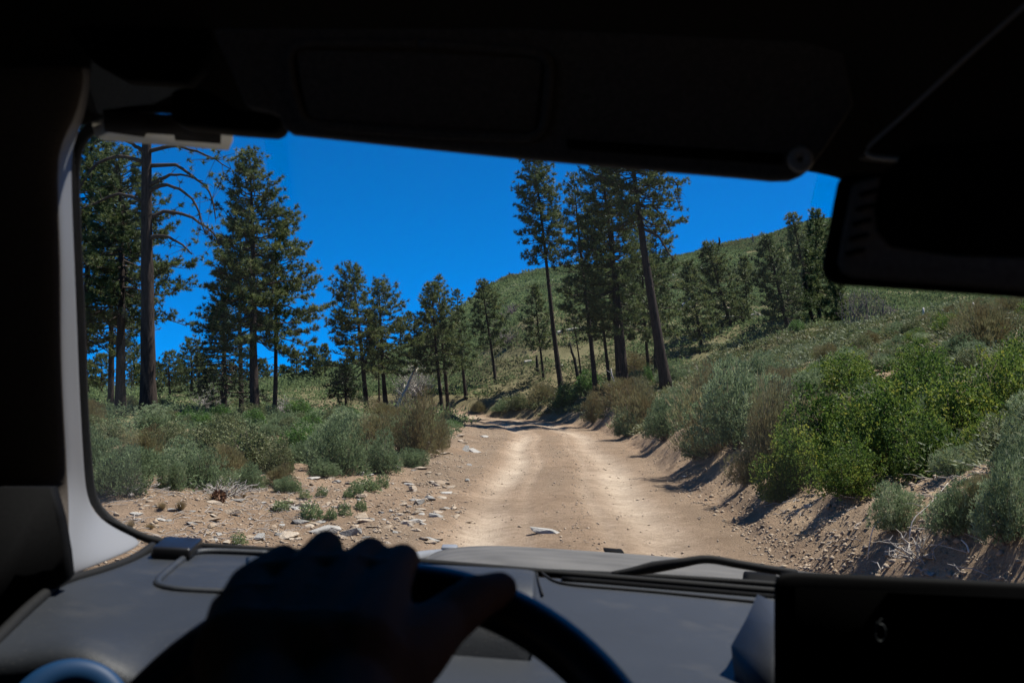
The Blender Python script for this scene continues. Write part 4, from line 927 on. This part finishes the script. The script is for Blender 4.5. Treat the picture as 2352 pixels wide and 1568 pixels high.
def glass_mat():
    m, n, l, b = new_mat('windshield_glass')
    n.remove(b); tr = n.new('ShaderNodeBsdfTransparent'); tr.inputs[0].default_value = (0.95, 0.965, 0.96, 1)
    gl = n.new('ShaderNodeBsdfGlossy'); gl.inputs['Roughness'].default_value = 0.02
    ge = n.new('ShaderNodeNewGeometry'); dt = n.new('ShaderNodeVectorMath'); dt.operation = 'DOT_PRODUCT'; l.new(ge.outputs['Normal'], dt.inputs[0]); l.new(ge.outputs['Incoming'], dt.inputs[1])
    def mth(op, a, b=None):
        q = n.new('ShaderNodeMath'); q.operation = op
        for i_, z_ in enumerate((a, b)):
            if z_ is None: continue
            if isinstance(z_, float): q.inputs[i_].default_value = z_
            else: l.new(z_, q.inputs[i_])
        return q.outputs[0]
    fz = mth('ADD', mth('MULTIPLY', mth('POWER', mth('SUBTRACT', 1.0, mth('ABSOLUTE', dt.outputs['Value'])), 5.0), 0.95), 0.04)
    m1 = n.new('ShaderNodeMixShader'); l.new(fz, m1.inputs[0]); l.new(tr.outputs[0], m1.inputs[1]); l.new(gl.outputs[0], m1.inputs[2])
    tc = n.new('ShaderNodeTexCoord'); no = n.new('ShaderNodeTexNoise'); no.inputs['Scale'].default_value = 3.5; no.inputs['Detail'].default_value = 7; no.inputs['Roughness'].default_value = 0.7; l.new(tc.outputs['Object'], no.inputs[0])
    r = ramp(n, [(0.38, (0.003, 0.003, 0.003)), (0.60, (0.012, 0.012, 0.012)), (0.85, (0.05, 0.05, 0.05))]); l.new(no.outputs[0], r.inputs[0])
    df = n.new('ShaderNodeBsdfDiffuse'); df.inputs[0].default_value = (0.5, 0.47, 0.42, 1)
    m2 = n.new('ShaderNodeMixShader'); l.new(r.outputs[0], m2.inputs[0]); l.new(m1.outputs[0], m2.inputs[1]); l.new(df.outputs[0], m2.inputs[2])
    l.new(m2.outputs[0], n['Material Output'].inputs[0]); return m
M['glass'] = glass_mat()
def tint_mat():
    m, n, l, b = new_mat('side_glass_light_filter'); n.remove(b); tr = n.new('ShaderNodeBsdfTransparent'); tr.inputs[0].default_value = (0.34, 0.30, 0.25, 1)  # tint made up to set how much light enters; windows out of view
    l.new(tr.outputs[0], n['Material Output'].inputs[0]); return m
M['tint'] = tint_mat()

def child(name, me, parent=None):
    """a mesh in world coordinates, hung under the car or one of its parts"""
    v = np.empty(len(me.vertices) * 3, np.float32); me.vertices.foreach_get('co', v); v = v.reshape(-1, 3) - CO.astype(np.float32)
    me.vertices.foreach_set('co', v.ravel()); me.update()
    return obj(name, me, parent if parent is not None else CAR)
def loft(name, rows, mat, thick=0.0, sub=1, parent=None, smooth=True):
    R = np.array(rows, float); a, b, _ = R.shape; idx = np.arange(a * b).reshape(a, b)
    f = np.stack([idx[:-1, :-1], idx[:-1, 1:], idx[1:, 1:], idx[1:, :-1]], -1).reshape(-1, 4)
    o = child(name, mesh(name, R.reshape(-1, 3), f, M[mat], smooth), parent)
    if thick:
        s = o.modifiers.new('solid', 'SOLIDIFY'); s.thickness = thick; s.offset = 0
    if sub:
        s = o.modifiers.new('sub', 'SUBSURF'); s.levels = sub; s.render_levels = sub
    return o
def pl(pts):
    return [P(*p) for p in pts]
def slab(name, outline, mat, thick=0.02, bev=0.004, parent=None, seg=2, direction=(0, 1, 0)):
    """a plate: outline in (u, v, distance), pushed back by its thickness"""
    p = np.array(pl(outline)); n = len(p); q = p + np.array(direction) * thick
    bm = bmesh.new(); a = [bm.verts.new(x) for x in p]; b = [bm.verts.new(x) for x in q]
    bm.faces.new(a); bm.faces.new(b[::-1])
    for i in range(n): bm.faces.new((a[i], b[i], b[(i + 1) % n], a[(i + 1) % n]))
    bmesh.ops.recalc_face_normals(bm, faces=bm.faces)
    me = bpy.data.meshes.new(name); bm.to_mesh(me); bm.free(); me.materials.append(M[mat])
    me.polygons.foreach_set('use_smooth', np.ones(len(me.polygons), dtype=bool))
    o = child(name, me, parent)
    if bev:
        m = o.modifiers.new('bevel', 'BEVEL'); m.width = bev; m.segments = seg; m.limit_method = 'ANGLE'; m.angle_limit = 0.9; m.harden_normals = False
    return o
def rod(name, pts, r, mat, parent=None, k=8, world=False, smooth=True):
    g = Geo(); p = np.array(pts if world else pl(pts)); ts = np.r_[0, np.cumsum(np.linalg.norm(np.diff(p, axis=0), axis=1))]; tf = np.linspace(0, ts[-1], max(12, 5 * len(p)))
    pf = np.stack([np.interp(tf, ts, p[:, c]) for c in range(3)], -1)
    for _ in range(3): pf[1:-1] = (pf[:-2] + 2 * pf[1:-1] + pf[2:]) / 4
    rr = np.interp(tf, ts, r) if np.ndim(r) else r
    g.tube(pf, rr, k)
    return child(name, g.mesh(name, M[mat], smooth), parent)
def dW(v): return 0.88 + (v - 250) / 1010 * 0.47       # the raked windshield plane

# windshield
rows = []
for v in np.linspace(150, 1420, 9):
    rows.append([P(u, v + (u - 1176) * 0.045, dW(v) + 0.012 - 0.00000004 * (u - 1300) ** 2) for u in np.linspace(60, 2900, 13)])
shield = loft('windshield', rows, 'glass', 0, 0)
# registration sticker on the glass, seen from behind
sk = [(208, 272), (222, 318), (300, 325), (525, 343), (533, 300), (520, 262), (380, 250)]
st = slab('sticker', [(u, v, dW(v) - 0.012) for u, v in [(206, 262), (218, 312), (236, 322), (524, 345), (534, 322), (532, 268), (520, 262)]], 'sticker', 0.0015, 0, shield)
slab('sticker_print', [(u, v, dW(v) - 0.016) for u, v in [(236, 256), (240, 302), (330, 315), (335, 306), (400, 310), (402, 322), (506, 330), (508, 268)]], 'stickerdark', 0.0015, 0, shield)
slab('shade_panel', [(u, v, 1.03) for u, v in [(-300, 1120), (112, 1120), (132, 1190), (146, 1270), (152, 1326), (140, 1340), (95, 1370), (60, 1402), (-40, 1510), (-300, 1800)]], 'black', 0.02, 0)  # added black sheet standing in for shade left of the pillar foot

# left pillar: lit inner face and rear face whose shade is painted dark
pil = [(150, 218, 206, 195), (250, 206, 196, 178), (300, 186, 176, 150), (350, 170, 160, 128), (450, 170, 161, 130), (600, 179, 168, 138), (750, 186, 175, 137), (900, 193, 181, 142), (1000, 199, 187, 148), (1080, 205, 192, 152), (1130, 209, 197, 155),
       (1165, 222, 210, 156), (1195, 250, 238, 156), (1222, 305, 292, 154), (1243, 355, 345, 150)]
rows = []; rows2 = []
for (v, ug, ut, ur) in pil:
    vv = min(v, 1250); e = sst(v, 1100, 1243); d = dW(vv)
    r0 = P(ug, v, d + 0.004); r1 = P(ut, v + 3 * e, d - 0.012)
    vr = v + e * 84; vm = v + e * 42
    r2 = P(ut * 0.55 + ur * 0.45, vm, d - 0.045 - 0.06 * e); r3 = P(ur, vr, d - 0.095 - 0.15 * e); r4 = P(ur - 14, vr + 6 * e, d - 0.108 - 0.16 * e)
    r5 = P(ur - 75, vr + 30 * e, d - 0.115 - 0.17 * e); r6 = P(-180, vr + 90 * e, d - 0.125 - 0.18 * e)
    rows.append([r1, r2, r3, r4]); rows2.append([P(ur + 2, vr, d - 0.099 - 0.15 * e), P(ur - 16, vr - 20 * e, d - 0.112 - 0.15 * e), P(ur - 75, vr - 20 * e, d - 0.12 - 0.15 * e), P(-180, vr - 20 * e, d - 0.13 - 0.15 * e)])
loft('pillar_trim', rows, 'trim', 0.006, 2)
loft('pillar_shaded_face', rows2, 'cover', 0.006, 1)
# rubber edge round the glass
seal = [(600, 215), (420, 232), (300, 255), (235, 272), (200, 295), (178, 325), (167, 365), (169, 450), (177, 600), (184, 750), (190, 900), (196, 1000), (203, 1080), (207, 1130), (217, 1163), (246, 1195), (305, 1224), (352, 1245), (420, 1252), (600, 1264), (800, 1277), (970, 1292), (1240, 1314), (1500, 1335), (1800, 1360), (2300, 1402)]
rod('windshield_seal', [(u, v, dW(min(v, 1262)) + 0.002) for u, v in seal], 0.0058, 'rubber', k=10)
# roof lining: header edge, then up and back over the camera
rows = []
hd = [(-260, 360), (0, 345), (100, 325), (190, 284), (260, 262), (400, 252), (700, 285), (1100, 320), (1500, 355), (1840, 384), (1925, 404), (2020, 440), (2300, 480), (2800, 500)]
for k in range(8):
    row = []
    for (u, v) in hd:
        p0 = P(u, v, 0.885); 
        off = [(0.0, 0.0), (-0.015, 0.012), (-0.05, 0.035), (-0.12, 0.075), (-0.30, 0.125), (-0.7, 0.16), (-1.4, 0.17), (-2.3, 0.12)][k]
        x = p0[0] + (p0[0] - 0.3) * (0.0 if k < 3 else 0.12)
        row.append([x, p0[1] + off[0], p0[2] + off[1]])
    rows.append(row)
loft('headliner', rows, 'head', 0.02, 2)
# shell behind and beside the camera that keeps the cabin dark
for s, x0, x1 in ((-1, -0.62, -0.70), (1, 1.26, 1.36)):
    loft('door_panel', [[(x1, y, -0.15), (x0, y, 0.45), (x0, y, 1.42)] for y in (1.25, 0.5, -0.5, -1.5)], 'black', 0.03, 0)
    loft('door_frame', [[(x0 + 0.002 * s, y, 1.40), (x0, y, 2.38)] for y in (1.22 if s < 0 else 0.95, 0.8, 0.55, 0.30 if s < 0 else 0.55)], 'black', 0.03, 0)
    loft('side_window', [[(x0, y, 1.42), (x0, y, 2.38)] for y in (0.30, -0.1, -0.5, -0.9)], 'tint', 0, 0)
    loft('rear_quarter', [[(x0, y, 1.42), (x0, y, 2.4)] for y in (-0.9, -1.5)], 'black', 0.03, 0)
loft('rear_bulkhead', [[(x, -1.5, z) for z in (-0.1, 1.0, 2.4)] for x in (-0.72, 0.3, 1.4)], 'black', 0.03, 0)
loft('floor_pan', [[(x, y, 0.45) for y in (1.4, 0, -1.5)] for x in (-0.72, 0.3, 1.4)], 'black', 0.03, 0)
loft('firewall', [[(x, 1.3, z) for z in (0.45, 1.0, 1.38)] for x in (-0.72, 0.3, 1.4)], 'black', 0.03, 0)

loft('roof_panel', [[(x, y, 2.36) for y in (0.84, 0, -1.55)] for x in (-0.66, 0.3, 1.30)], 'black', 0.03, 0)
# dashboard
def dash_pt(s, t):
    """s along the car's width, t from the glass (0) to the driver (1)"""
    lt = np.array([0, 0.18, 0.42, 1.0]); 
    lu = np.interp(t, lt, [345, 300, 140, -20]); lv = np.interp(t, lt, [1258, 1290, 1338, 1490]); ld = np.interp(t, lt, [1.32, 1.22, 1.08, 0.86])
    ru = np.interp(t, [0, 1], [1950, 1950]); rv = np.interp(t, [0, 1], [1378, 1640]); rd = np.interp(t, [0, 1], [1.32, 0.80])
    return P(lu, lv, ld) * (1 - s) + P(ru, rv, rd) * s
S = np.r_[np.linspace(0, 0.3, 16), np.linspace(0.33, 1, 14)]; rows = []
def lip(s):
    return 0.010 * math.exp(-((s - 0.105) / 0.05) ** 2) - 0.010 * math.exp(-((s - 0.19) / 0.03) ** 2)
for t in np.linspace(0, 1, 12):
    rows.append([dash_pt(s, t) + np.array([0, 0, 0.004 * math.sin(math.pi * t) + lip(s) * sst(t, 0.75, 1.0)]) for s in S])
for dy, dz in ((-0.012, -0.004), (-0.020, -0.016), (-0.018, -0.05), (0.03, -0.14), (0.10, -0.40)):
    rows.append([dash_pt(s, 1) + np.array([0, dy, dz + lip(s)]) for s in S])
dashboard = loft('dashboard', rows, 'dash', 0, 1)
_a, _b, _c = dash_pt(0.05, 0.1), dash_pt(0.9, 0.1), dash_pt(0.5, 0.95); _n = np.cross(_b - _a, _c - _a); _n = _n / np.linalg.norm(_n); _n = _n * np.sign(_n[2])
def dp(u, v, lift=0.0):
    r = ray(u, v); k = ((_a - EYE) @ _n) / (r @ _n); return EYE + k * r + _n * (lift + 0.003)
rod('dash_edge_seam', [P(350, 1254, 1.31), P(318, 1277, 1.25), P(290, 1291, 1.205), P(220, 1315, 1.13), P(135, 1337, 1.065), P(60, 1400, 0.97), P(-40, 1500, 0.85)], 0.006, 'rubber', world=True)
rod('tray_rim', [dp(*q) for q in [(620, 1276), (470, 1270), (440, 1273), (400, 1305), (362, 1338), (356, 1350), (380, 1360), (560, 1368), (700, 1380)]], 0.0048, 'dash', dashboard, world=True)
rod('seam', [dp(*q) for q in [(1240, 1316), (1255, 1330), (1280, 1345), (1330, 1350), (1500, 1364), (1745, 1388)]], 0.0022, 'rubber', dashboard, world=True)
rod('defroster_slot', [dp(*q) for q in [(1290, 1337), (1340, 1340), (1500, 1354), (1780, 1378)]], 0.0052, 'black', dashboard, world=True)
rod('seam', [dp(*q) for q in [(1232, 1316), (1236, 1340), (1246, 1372)]], 0.0015, 'rubber', dashboard, world=True)
# instrument hood behind the wheel, mostly hidden by the hand
rows = []
for u in np.linspace(560, 1235, 8):
    rows.append([P(u, 1296 + (u - 960) * 0.05, 1.18), P(u, 1300 + (u - 960) * 0.05, 1.08), P(u, 1328 + (u - 960) * 0.05, 0.98), P(u, 1400, 0.95), P(u, 1560, 0.92)])
loft('instrument_hood', rows, 'dash', 0.004, 1)
# ribbed black box standing in front of the centre screen
bk = loft('screen_bracket', [pl([(1742, 1372, 1.02), (1795, 1398, 0.98), (1812, 1430, 0.95)]), pl([(1716, 1430, 0.97), (1788, 1450, 0.93), (1812, 1470, 0.92)]), pl([(1684, 1490, 0.93), (1770, 1520, 0.88), (1812, 1530, 0.87)]), pl([(1700, 1600, 0.90), (1770, 1660, 0.84), (1812, 1660, 0.84)])], 'black2', 0.008, 0, None, False)
# centre screen
scr = slab('center_screen', [(1778, 1720, 0.80), (1778, 1345, 0.83), (1783, 1325, 0.832), (1798, 1314, 0.834), (1825, 1311, 0.835), (2352, 1337, 0.835), (2620, 1350, 0.835), (2620, 1720, 0.80)], 'black', 0.035, 0.005, None, 3, ray(1790, 1330))
slab('display', [(1830, 1700, 0.797), (1830, 1350, 0.827), (2600, 1385, 0.827), (2600, 1700, 0.797)], 'gloss', 0.004, 0, scr)
g6 = [P(2022 + 12 * math.cos(a) , 1452 + 20 * math.sin(a), 0.812) for a in np.linspace(-2.6, 3.75, 22)]
rod('digit', [P(2026, 1420, 0.812), P(2014, 1432, 0.812), P(2010, 1448, 0.812)] + g6[1:], 0.0007, 'digit', scr, world=True, k=5)
# air vent ring in the lower left corner
def torus(name, c, n, R, r, mat, parent=None, nu=64, nv=14, sq=1.0):
    n = np.array(n, float) / np.linalg.norm(n); a = np.cross(n, [0, 0, 1.0]); a /= np.linalg.norm(a); b = np.cross(n, a)
    U, V = np.meshgrid(np.linspace(0, 2 * math.pi, nu, endpoint=False), np.linspace(0, 2 * math.pi, nv, endpoint=False), indexing='ij')
    rad = np.cos(U)[..., None] * a + np.sin(U)[..., None] * b
    v = np.array(c) + rad * (R + r * np.cos(V))[..., None] + (r * sq * np.sin(V))[..., None] * n
    idx = np.arange(nu * nv).reshape(nu, nv); f = np.stack([idx, np.roll(idx, -1, 0), np.roll(np.roll(idx, -1, 0), -1, 1), np.roll(idx, -1, 1)], -1).reshape(-1, 4)
    return child(name, mesh(name, v.reshape(-1, 3), f, M[mat], True), parent)
vc = P(155, 1652, 0.80); vn_ = EYE - vc
vent = torus('air_vent', vc, vn_ + np.array([0, 0, 0.25]), 0.038, 0.011, 'ring_sky', sq=0.7)
g = Geo(); nn = vn_ / np.linalg.norm(vn_); g.tube(np.array([vc - nn * 0.06, vc - nn * 0.004]), 0.041, 28); child('vent_body', g.mesh('vent_body', M['black'], True), vent)

# sun visor with vanity cover, slide strip and pivot
def vd(v): return 0.70 + (v - 60) / 350 * 0.06
vis = slab('sun_visor', [(u, v, vd(v)) for u, v in [(482, 62), (505, 110), (535, 175), (560, 242), (610, 250), (640, 262), (648, 288), (668, 303), (900, 328), (1210, 360), (1500, 386), (1700, 403), (1780, 411), (1820, 410), (1848, 399), (1868, 382), (1895, 345), (1965, 240), (1940, 120), (1850, 92), (1200, 62)]], 'visor', 0.016, 0.004, None, 3)
rod('vanity_cover', [(u, v, vd(v) - 0.004) for u, v in [(960, 100), (690, 98), (662, 104), (660, 125), (672, 200), (690, 270), (700, 284), (760, 292), (1000, 310), (1220, 318), (1245, 312), (1254, 280), (1262, 180), (1268, 140), (1250, 120), (960, 100)]], 0.0035, 'visor', vis)
slab('vanity_mirror_lid', [(u, v, vd(v) - 0.003) for u, v in [(676, 112), (706, 274), (1230, 305), (1250, 132)]], 'visor', 0.004, 0.002, vis)
slab('slide_strip', [(u, v, vd(v) - 0.004) for u, v in [(1300, 318), (1305, 342), (1795, 378), (1800, 352)]], 'black', 0.004, 0.002, vis)
torus('visor_button', P(1838, 366, vd(366) - 0.006), (0, -1, -0.1), 0.006, 0.004, 'strip', vis, 24, 8)
arm = slab('visor_pivot', [(u, v, 0.76) for u, v in [(388, 205), (420, 198), (470, 204), (505, 222), (535, 246), (560, 250), (640, 262), (648, 276), (642, 298), (620, 302), (540, 296), (420, 284), (388, 276)]], 'black', 0.03, 0.005)
slab('roof_dark_plate', [(90, -60, 0.80), (150, 60, 0.80), (210, 140, 0.80), (285, 182, 0.80), (430, 190, 0.80), (470, 150, 0.80), (480, 62, 0.79), (470, -60, 0.79)], 'black', 0.02, 0.004)  # black plate added to hide the bright patch on the headliner
# rear-view mirror
mir = slab('rear_view_mirror', [(u, v, 0.60 + 0.00002 * (u - 1900)) for u, v in [(1926, 400), (1912, 470), (1894, 570), (1886, 612), (1890, 634), (1906, 650), (1936, 658), (2150, 672), (2400, 690), (2750, 715), (2800, 500), (2790, 330), (2500, 310), (2120, 330), (2070, 352), (2050, 395)]], 'black', 0.05, 0.006, None, 3, ray(2000, 500))
slab('bezel', [(u, v, 0.592) for u, v in [(1962, 420), (1942, 520), (1928, 600), (1935, 622), (1960, 636), (2352, 668), (2720, 690), (2740, 600), (2200, 585), (2050, 565), (2020, 530), (2014, 480), (2030, 400)]], 'bezel', 0.006, 0.003, mir)
slab('mirror_glass', [(u, v, 0.590) for u, v in [(2038, 390), (2020, 480), (2026, 530), (2056, 562), (2200, 580), (2740, 598), (2760, 360), (2500, 340), (2110, 356), (2060, 372)]], 'black', 0.004, 0.002, mir)
for k in range(5):
    v = 436 + 34 * k; u = 1975 - 8 * k
    rod('rib', [(u, v + 12, 0.588), (u + 22, v + 4, 0.588), (u + 42, v, 0.588)], 0.0016, 'black', mir, k=6)
rod('console_edge_highlight', [(2480, -110, 0.62), (2352, 15, 0.64), (2200, 150, 0.67), (2080, 262, 0.70), (1990, 340, 0.72), (1976, 354, 0.72), (1990, 360, 0.72), (2070, 366, 0.70)], 0.0016, 'strip')  # pale rod stands in for the highlight along the console's edge
slab('overhead_console', [(1985, 356, 0.725), (2100, 250, 0.705), (2352, 20, 0.65), (2800, -300, 0.6), (2800, 350, 0.66), (2120, 368, 0.72)], 'head', 0.02, 0.003)
# steering wheel
WC = np.array([-0.08, 0.56, 1.75 - 0.27]); e_ = math.radians(35); WN = np.array([0, -math.cos(e_), math.sin(e_)])
sw = torus('steering_wheel', WC, WN, 0.174, 0.0155, 'leather', nu=96, nv=18)
wt = np.array([0, math.sin(e_), math.cos(e_)])
def wp(x, y, z=0.0): return WC + np.array([1.0, 0, 0]) * x + wt * y + WN * z
g = Geo(); g.tube(np.array([wp(0, 0, -0.06), wp(0, 0, 0.0), wp(0, 0, 0.025)]), [0.066, 0.070, 0.050], 28); child('hub', g.mesh('hub', M['black'], True), sw)
for pts, mt in (([(-0.05, 0.005), (-0.11, 0.010), (-0.168, 0.015)], 'black'), ([(0.05, 0.005), (0.11, 0.010), (0.168, 0.015)], 'black'), ([(0.0, -0.05), (0.0, -0.168)], 'black')):
    rod('spoke', [wp(a, b, -0.01) for a, b in pts], [0.022, 0.018, 0.014][:len(pts)], mt, sw, world=True)
rod('spoke_trim', [wp(0.02, 0.088, 0.0), wp(0.05, 0.084, 0.004), wp(0.085, 0.070, 0.0)], 0.004, 'strip', sw, world=True)
# wiper lying along the base of the glass, outside
wip = rod('wiper', [(1405, 1318, 1.42), (1450, 1312, 1.42), (1500, 1302, 1.42), (1560, 1293, 1.41), (1612, 1283, 1.41), (1640, 1284, 1.41), (1680, 1292, 1.41), (1760, 1306, 1.41), (1830, 1316, 1.41)], [0.004, 0.006, 0.0085, 0.007, 0.006, 0.006, 0.006, 0.006, 0.006], 'rubber')
rod('blade', [(1230, 1312, 1.43), (1500, 1324, 1.43), (1700, 1336, 1.43), (1900, 1352, 1.43)], 0.005, 'rubber', wip)
slab('wiper_mount', [(1716, 1318, 1.45), (1712, 1350, 1.42), (1800, 1360, 1.42), (1790, 1322, 1.45)], 'black', 0.03, 0.004, wip)
# hood with raised centre
hf = [(760, 1322), (900, 1300), (962, 1285), (1000, 1265), (1050, 1256), (1110, 1253), (1180, 1254), (1300, 1262), (1500, 1275), (1640, 1289), (1800, 1306), (2000, 1330), (2400, 1380)]
rows = []
for k, (dd, dv) in enumerate(((2.46, 70), (2.42, 22), (2.36, 2), (2.25, 0), (2.0, 8), (1.75, 22), (1.6, 38), (1.48, 58))):
    rows.append([P(u + (1176 - u) * 0.0, v + dv + (8 if k > 2 else 0) * (1 if u < 1000 else 0), dd) for u, v in hf])
loft('hood', rows, 'hood', 0.004, 2)
sg = slab('trail_sight', [(1012, 1256, 2.42), (1014, 1272, 2.42), (1052, 1268, 2.42), (1048, 1256, 2.42)], 'silver', 0.05, 0.004)
slab('trail_sight', [(1388, 1263, 2.44), (1392, 1274, 2.44), (1436, 1276, 2.44), (1434, 1267, 2.44)], 'black', 0.05, 0.004)
rod('fender_trim', [(930, 1284, 2.0), (975, 1276, 2.2), (1012, 1272, 2.35)], 0.012, 'silver')

# small black box on the dash corner: a thing of its own
bx = [(352, 1246), (372, 1238), (452, 1238), (464, 1246), (462, 1262), (436, 1282), (345, 1278), (344, 1266)]
bm = bmesh.new()
bot_ = [dp(342, 1287), dp(374, 1258), dp(468, 1262), dp(437, 1291)]
top_ = [q_ + _n * 0.014 + (np.mean(bot_, 0) - q_) * 0.07 for q_ in bot_]
a = [bm.verts.new(x) for x in top_]; b = [bm.verts.new(x) for x in bot_]; bm.faces.new(a); bm.faces.new(b[::-1])
for i in range(4): bm.faces.new((a[i], b[i], b[(i + 1) % 4], a[(i + 1) % 4]))
bmesh.ops.recalc_face_normals(bm, faces=bm.faces); me = bpy.data.meshes.new('dash_box'); bm.to_mesh(me); bm.free(); me.materials.append(M['boxblack'] if 'boxblack' in M else plain('glossy_black_box', (0.008, 0.008, 0.009), 0.35, 0.22))
cen = np.mean(bot_, 0); v = np.empty(24, np.float32); me.vertices.foreach_get('co', v); me.vertices.foreach_set('co', (v.reshape(-1, 3) - cen.astype(np.float32)).ravel()); me.update()
bo = obj('dash_box', me, loc=cen); mdf = bo.modifiers.new('bevel', 'BEVEL'); mdf.width = 0.004; mdf.segments = 4; me.polygons.foreach_set('use_smooth', np.ones(len(me.polygons), dtype=bool))
tag(bo, 'small glossy black rounded box on the dashboard corner beside the pillar', 'box')

# ------------------------------------------------------------------ the driver's left hand on the wheel
def person():
    bm = bmesh.new()
    def ball(c, r):
        m = Matrix.Translation(Vector(c)) @ Matrix.Diagonal((r, r, r, 1)); bmesh.ops.create_icosphere(bm, subdivisions=2, radius=1.0, matrix=m)
    def cap(a, ra, b, rb):
        a, b = np.array(a), np.array(b); n = max(2, int(np.linalg.norm(b - a) / (min(ra, rb) * 0.22)))
        for t in np.linspace(0, 1, n): ball(a * (1 - t) + b * t, ra * (1 - t) + rb * t)
    def chain(pts):
        for (a, ra), (b, rb) in zip(pts[:-1], pts[1:]): cap(P(*a), ra, P(*b), rb)
    W1, W2 = (600, 1620, 0.455), (785, 1620, 0.46)
    # forearm and wrist: two parallel bones for an oval section
    chain([((560, 2500, 0.20), 0.042), ((590, 1980, 0.32), 0.036), ((595, 1740, 0.41), 0.030), (W1, 0.027)])
    chain([((820, 2500, 0.21), 0.042), ((800, 1980, 0.33), 0.036), ((780, 1720, 0.42), 0.030), (W2, 0.027)])
    K = [((580, 1350, 0.570), 0.0150), ((698, 1332, 0.585), 0.0155), ((800, 1330, 0.595), 0.0160), ((888, 1342, 0.600), 0.0160)]
    heel = [((548, 1500, 0.490), 0.0235), ((625, 1520, 0.485), 0.0255), ((730, 1535, 0.480), 0.027), ((810, 1530, 0.485), 0.028)]
    for k, h, w in zip(K, heel, (W1, W1, W2, W2)): chain([(w, 0.026), h, k])
    for (a, b) in zip(K[:-1], K[1:]): chain([a, b])
    chain([heel[0], heel[3]])
    mid = [((x[0][0] * 0.5 + y[0][0] * 0.5, x[0][1] * 0.5 + y[0][1] * 0.5, x[0][2] * 0.5 + y[0][2] * 0.5), 0.0215) for x, y in zip(K, heel)]
    for a, b in zip(mid[:-1], mid[1:]): chain([a, b])
    # fingers over the rim: knuckle, middle joint, far joint, tip
    F = [[K[0], ((650, 1284, 0.632), 0.0105), ((662, 1318, 0.678), 0.0090), ((668, 1395, 0.690), 0.0080)],
         [K[1], ((748, 1256, 0.648), 0.0118), ((758, 1292, 0.698), 0.0100), ((762, 1385, 0.712), 0.0088)],
         [K[2], ((850, 1272, 0.655), 0.0120), ((862, 1300, 0.705), 0.0102), ((862, 1395, 0.718), 0.0090)],
         [K[3], ((924, 1286, 0.655), 0.0118), ((944, 1318, 0.700), 0.0100), ((948, 1400, 0.705), 0.0088)]]
    for f in F: chain(f)
    # thumb: leaves the side of the palm and lies along the rim
    chain([(W2, 0.024), ((870, 1545, 0.500), 0.026), ((945, 1490, 0.535), 0.0215), ((1010, 1436, 0.575), 0.0168), ((1090, 1374, 0.615), 0.0148), ((1148, 1354, 0.640), 0.0122)])
    chain([((945, 1490, 0.535), 0.018), ((860, 1440, 0.555), 0.017), K[3]])
    me = bpy.data.meshes.new('person'); bm.to_mesh(me); bm.free()
    c0 = np.array(P(*W2)); v = np.empty(len(me.vertices) * 3, np.float32); me.vertices.foreach_get('co', v)
    me.vertices.foreach_set('co', (v.reshape(-1, 3) - c0.astype(np.float32)).ravel()); me.update(); me.materials.append(M['skin'])
    o = obj('person', me, loc=c0)
    m = o.modifiers.new('remesh', 'REMESH'); m.mode = 'VOXEL'; m.voxel_size = 0.0026; m.use_smooth_shade = True
    s = o.modifiers.new('smooth', 'SMOOTH'); s.factor = 0.5; s.iterations = 5
    tag(o, 'bare left hand and forearm of the driver gripping the top of the steering wheel', 'person')
person()
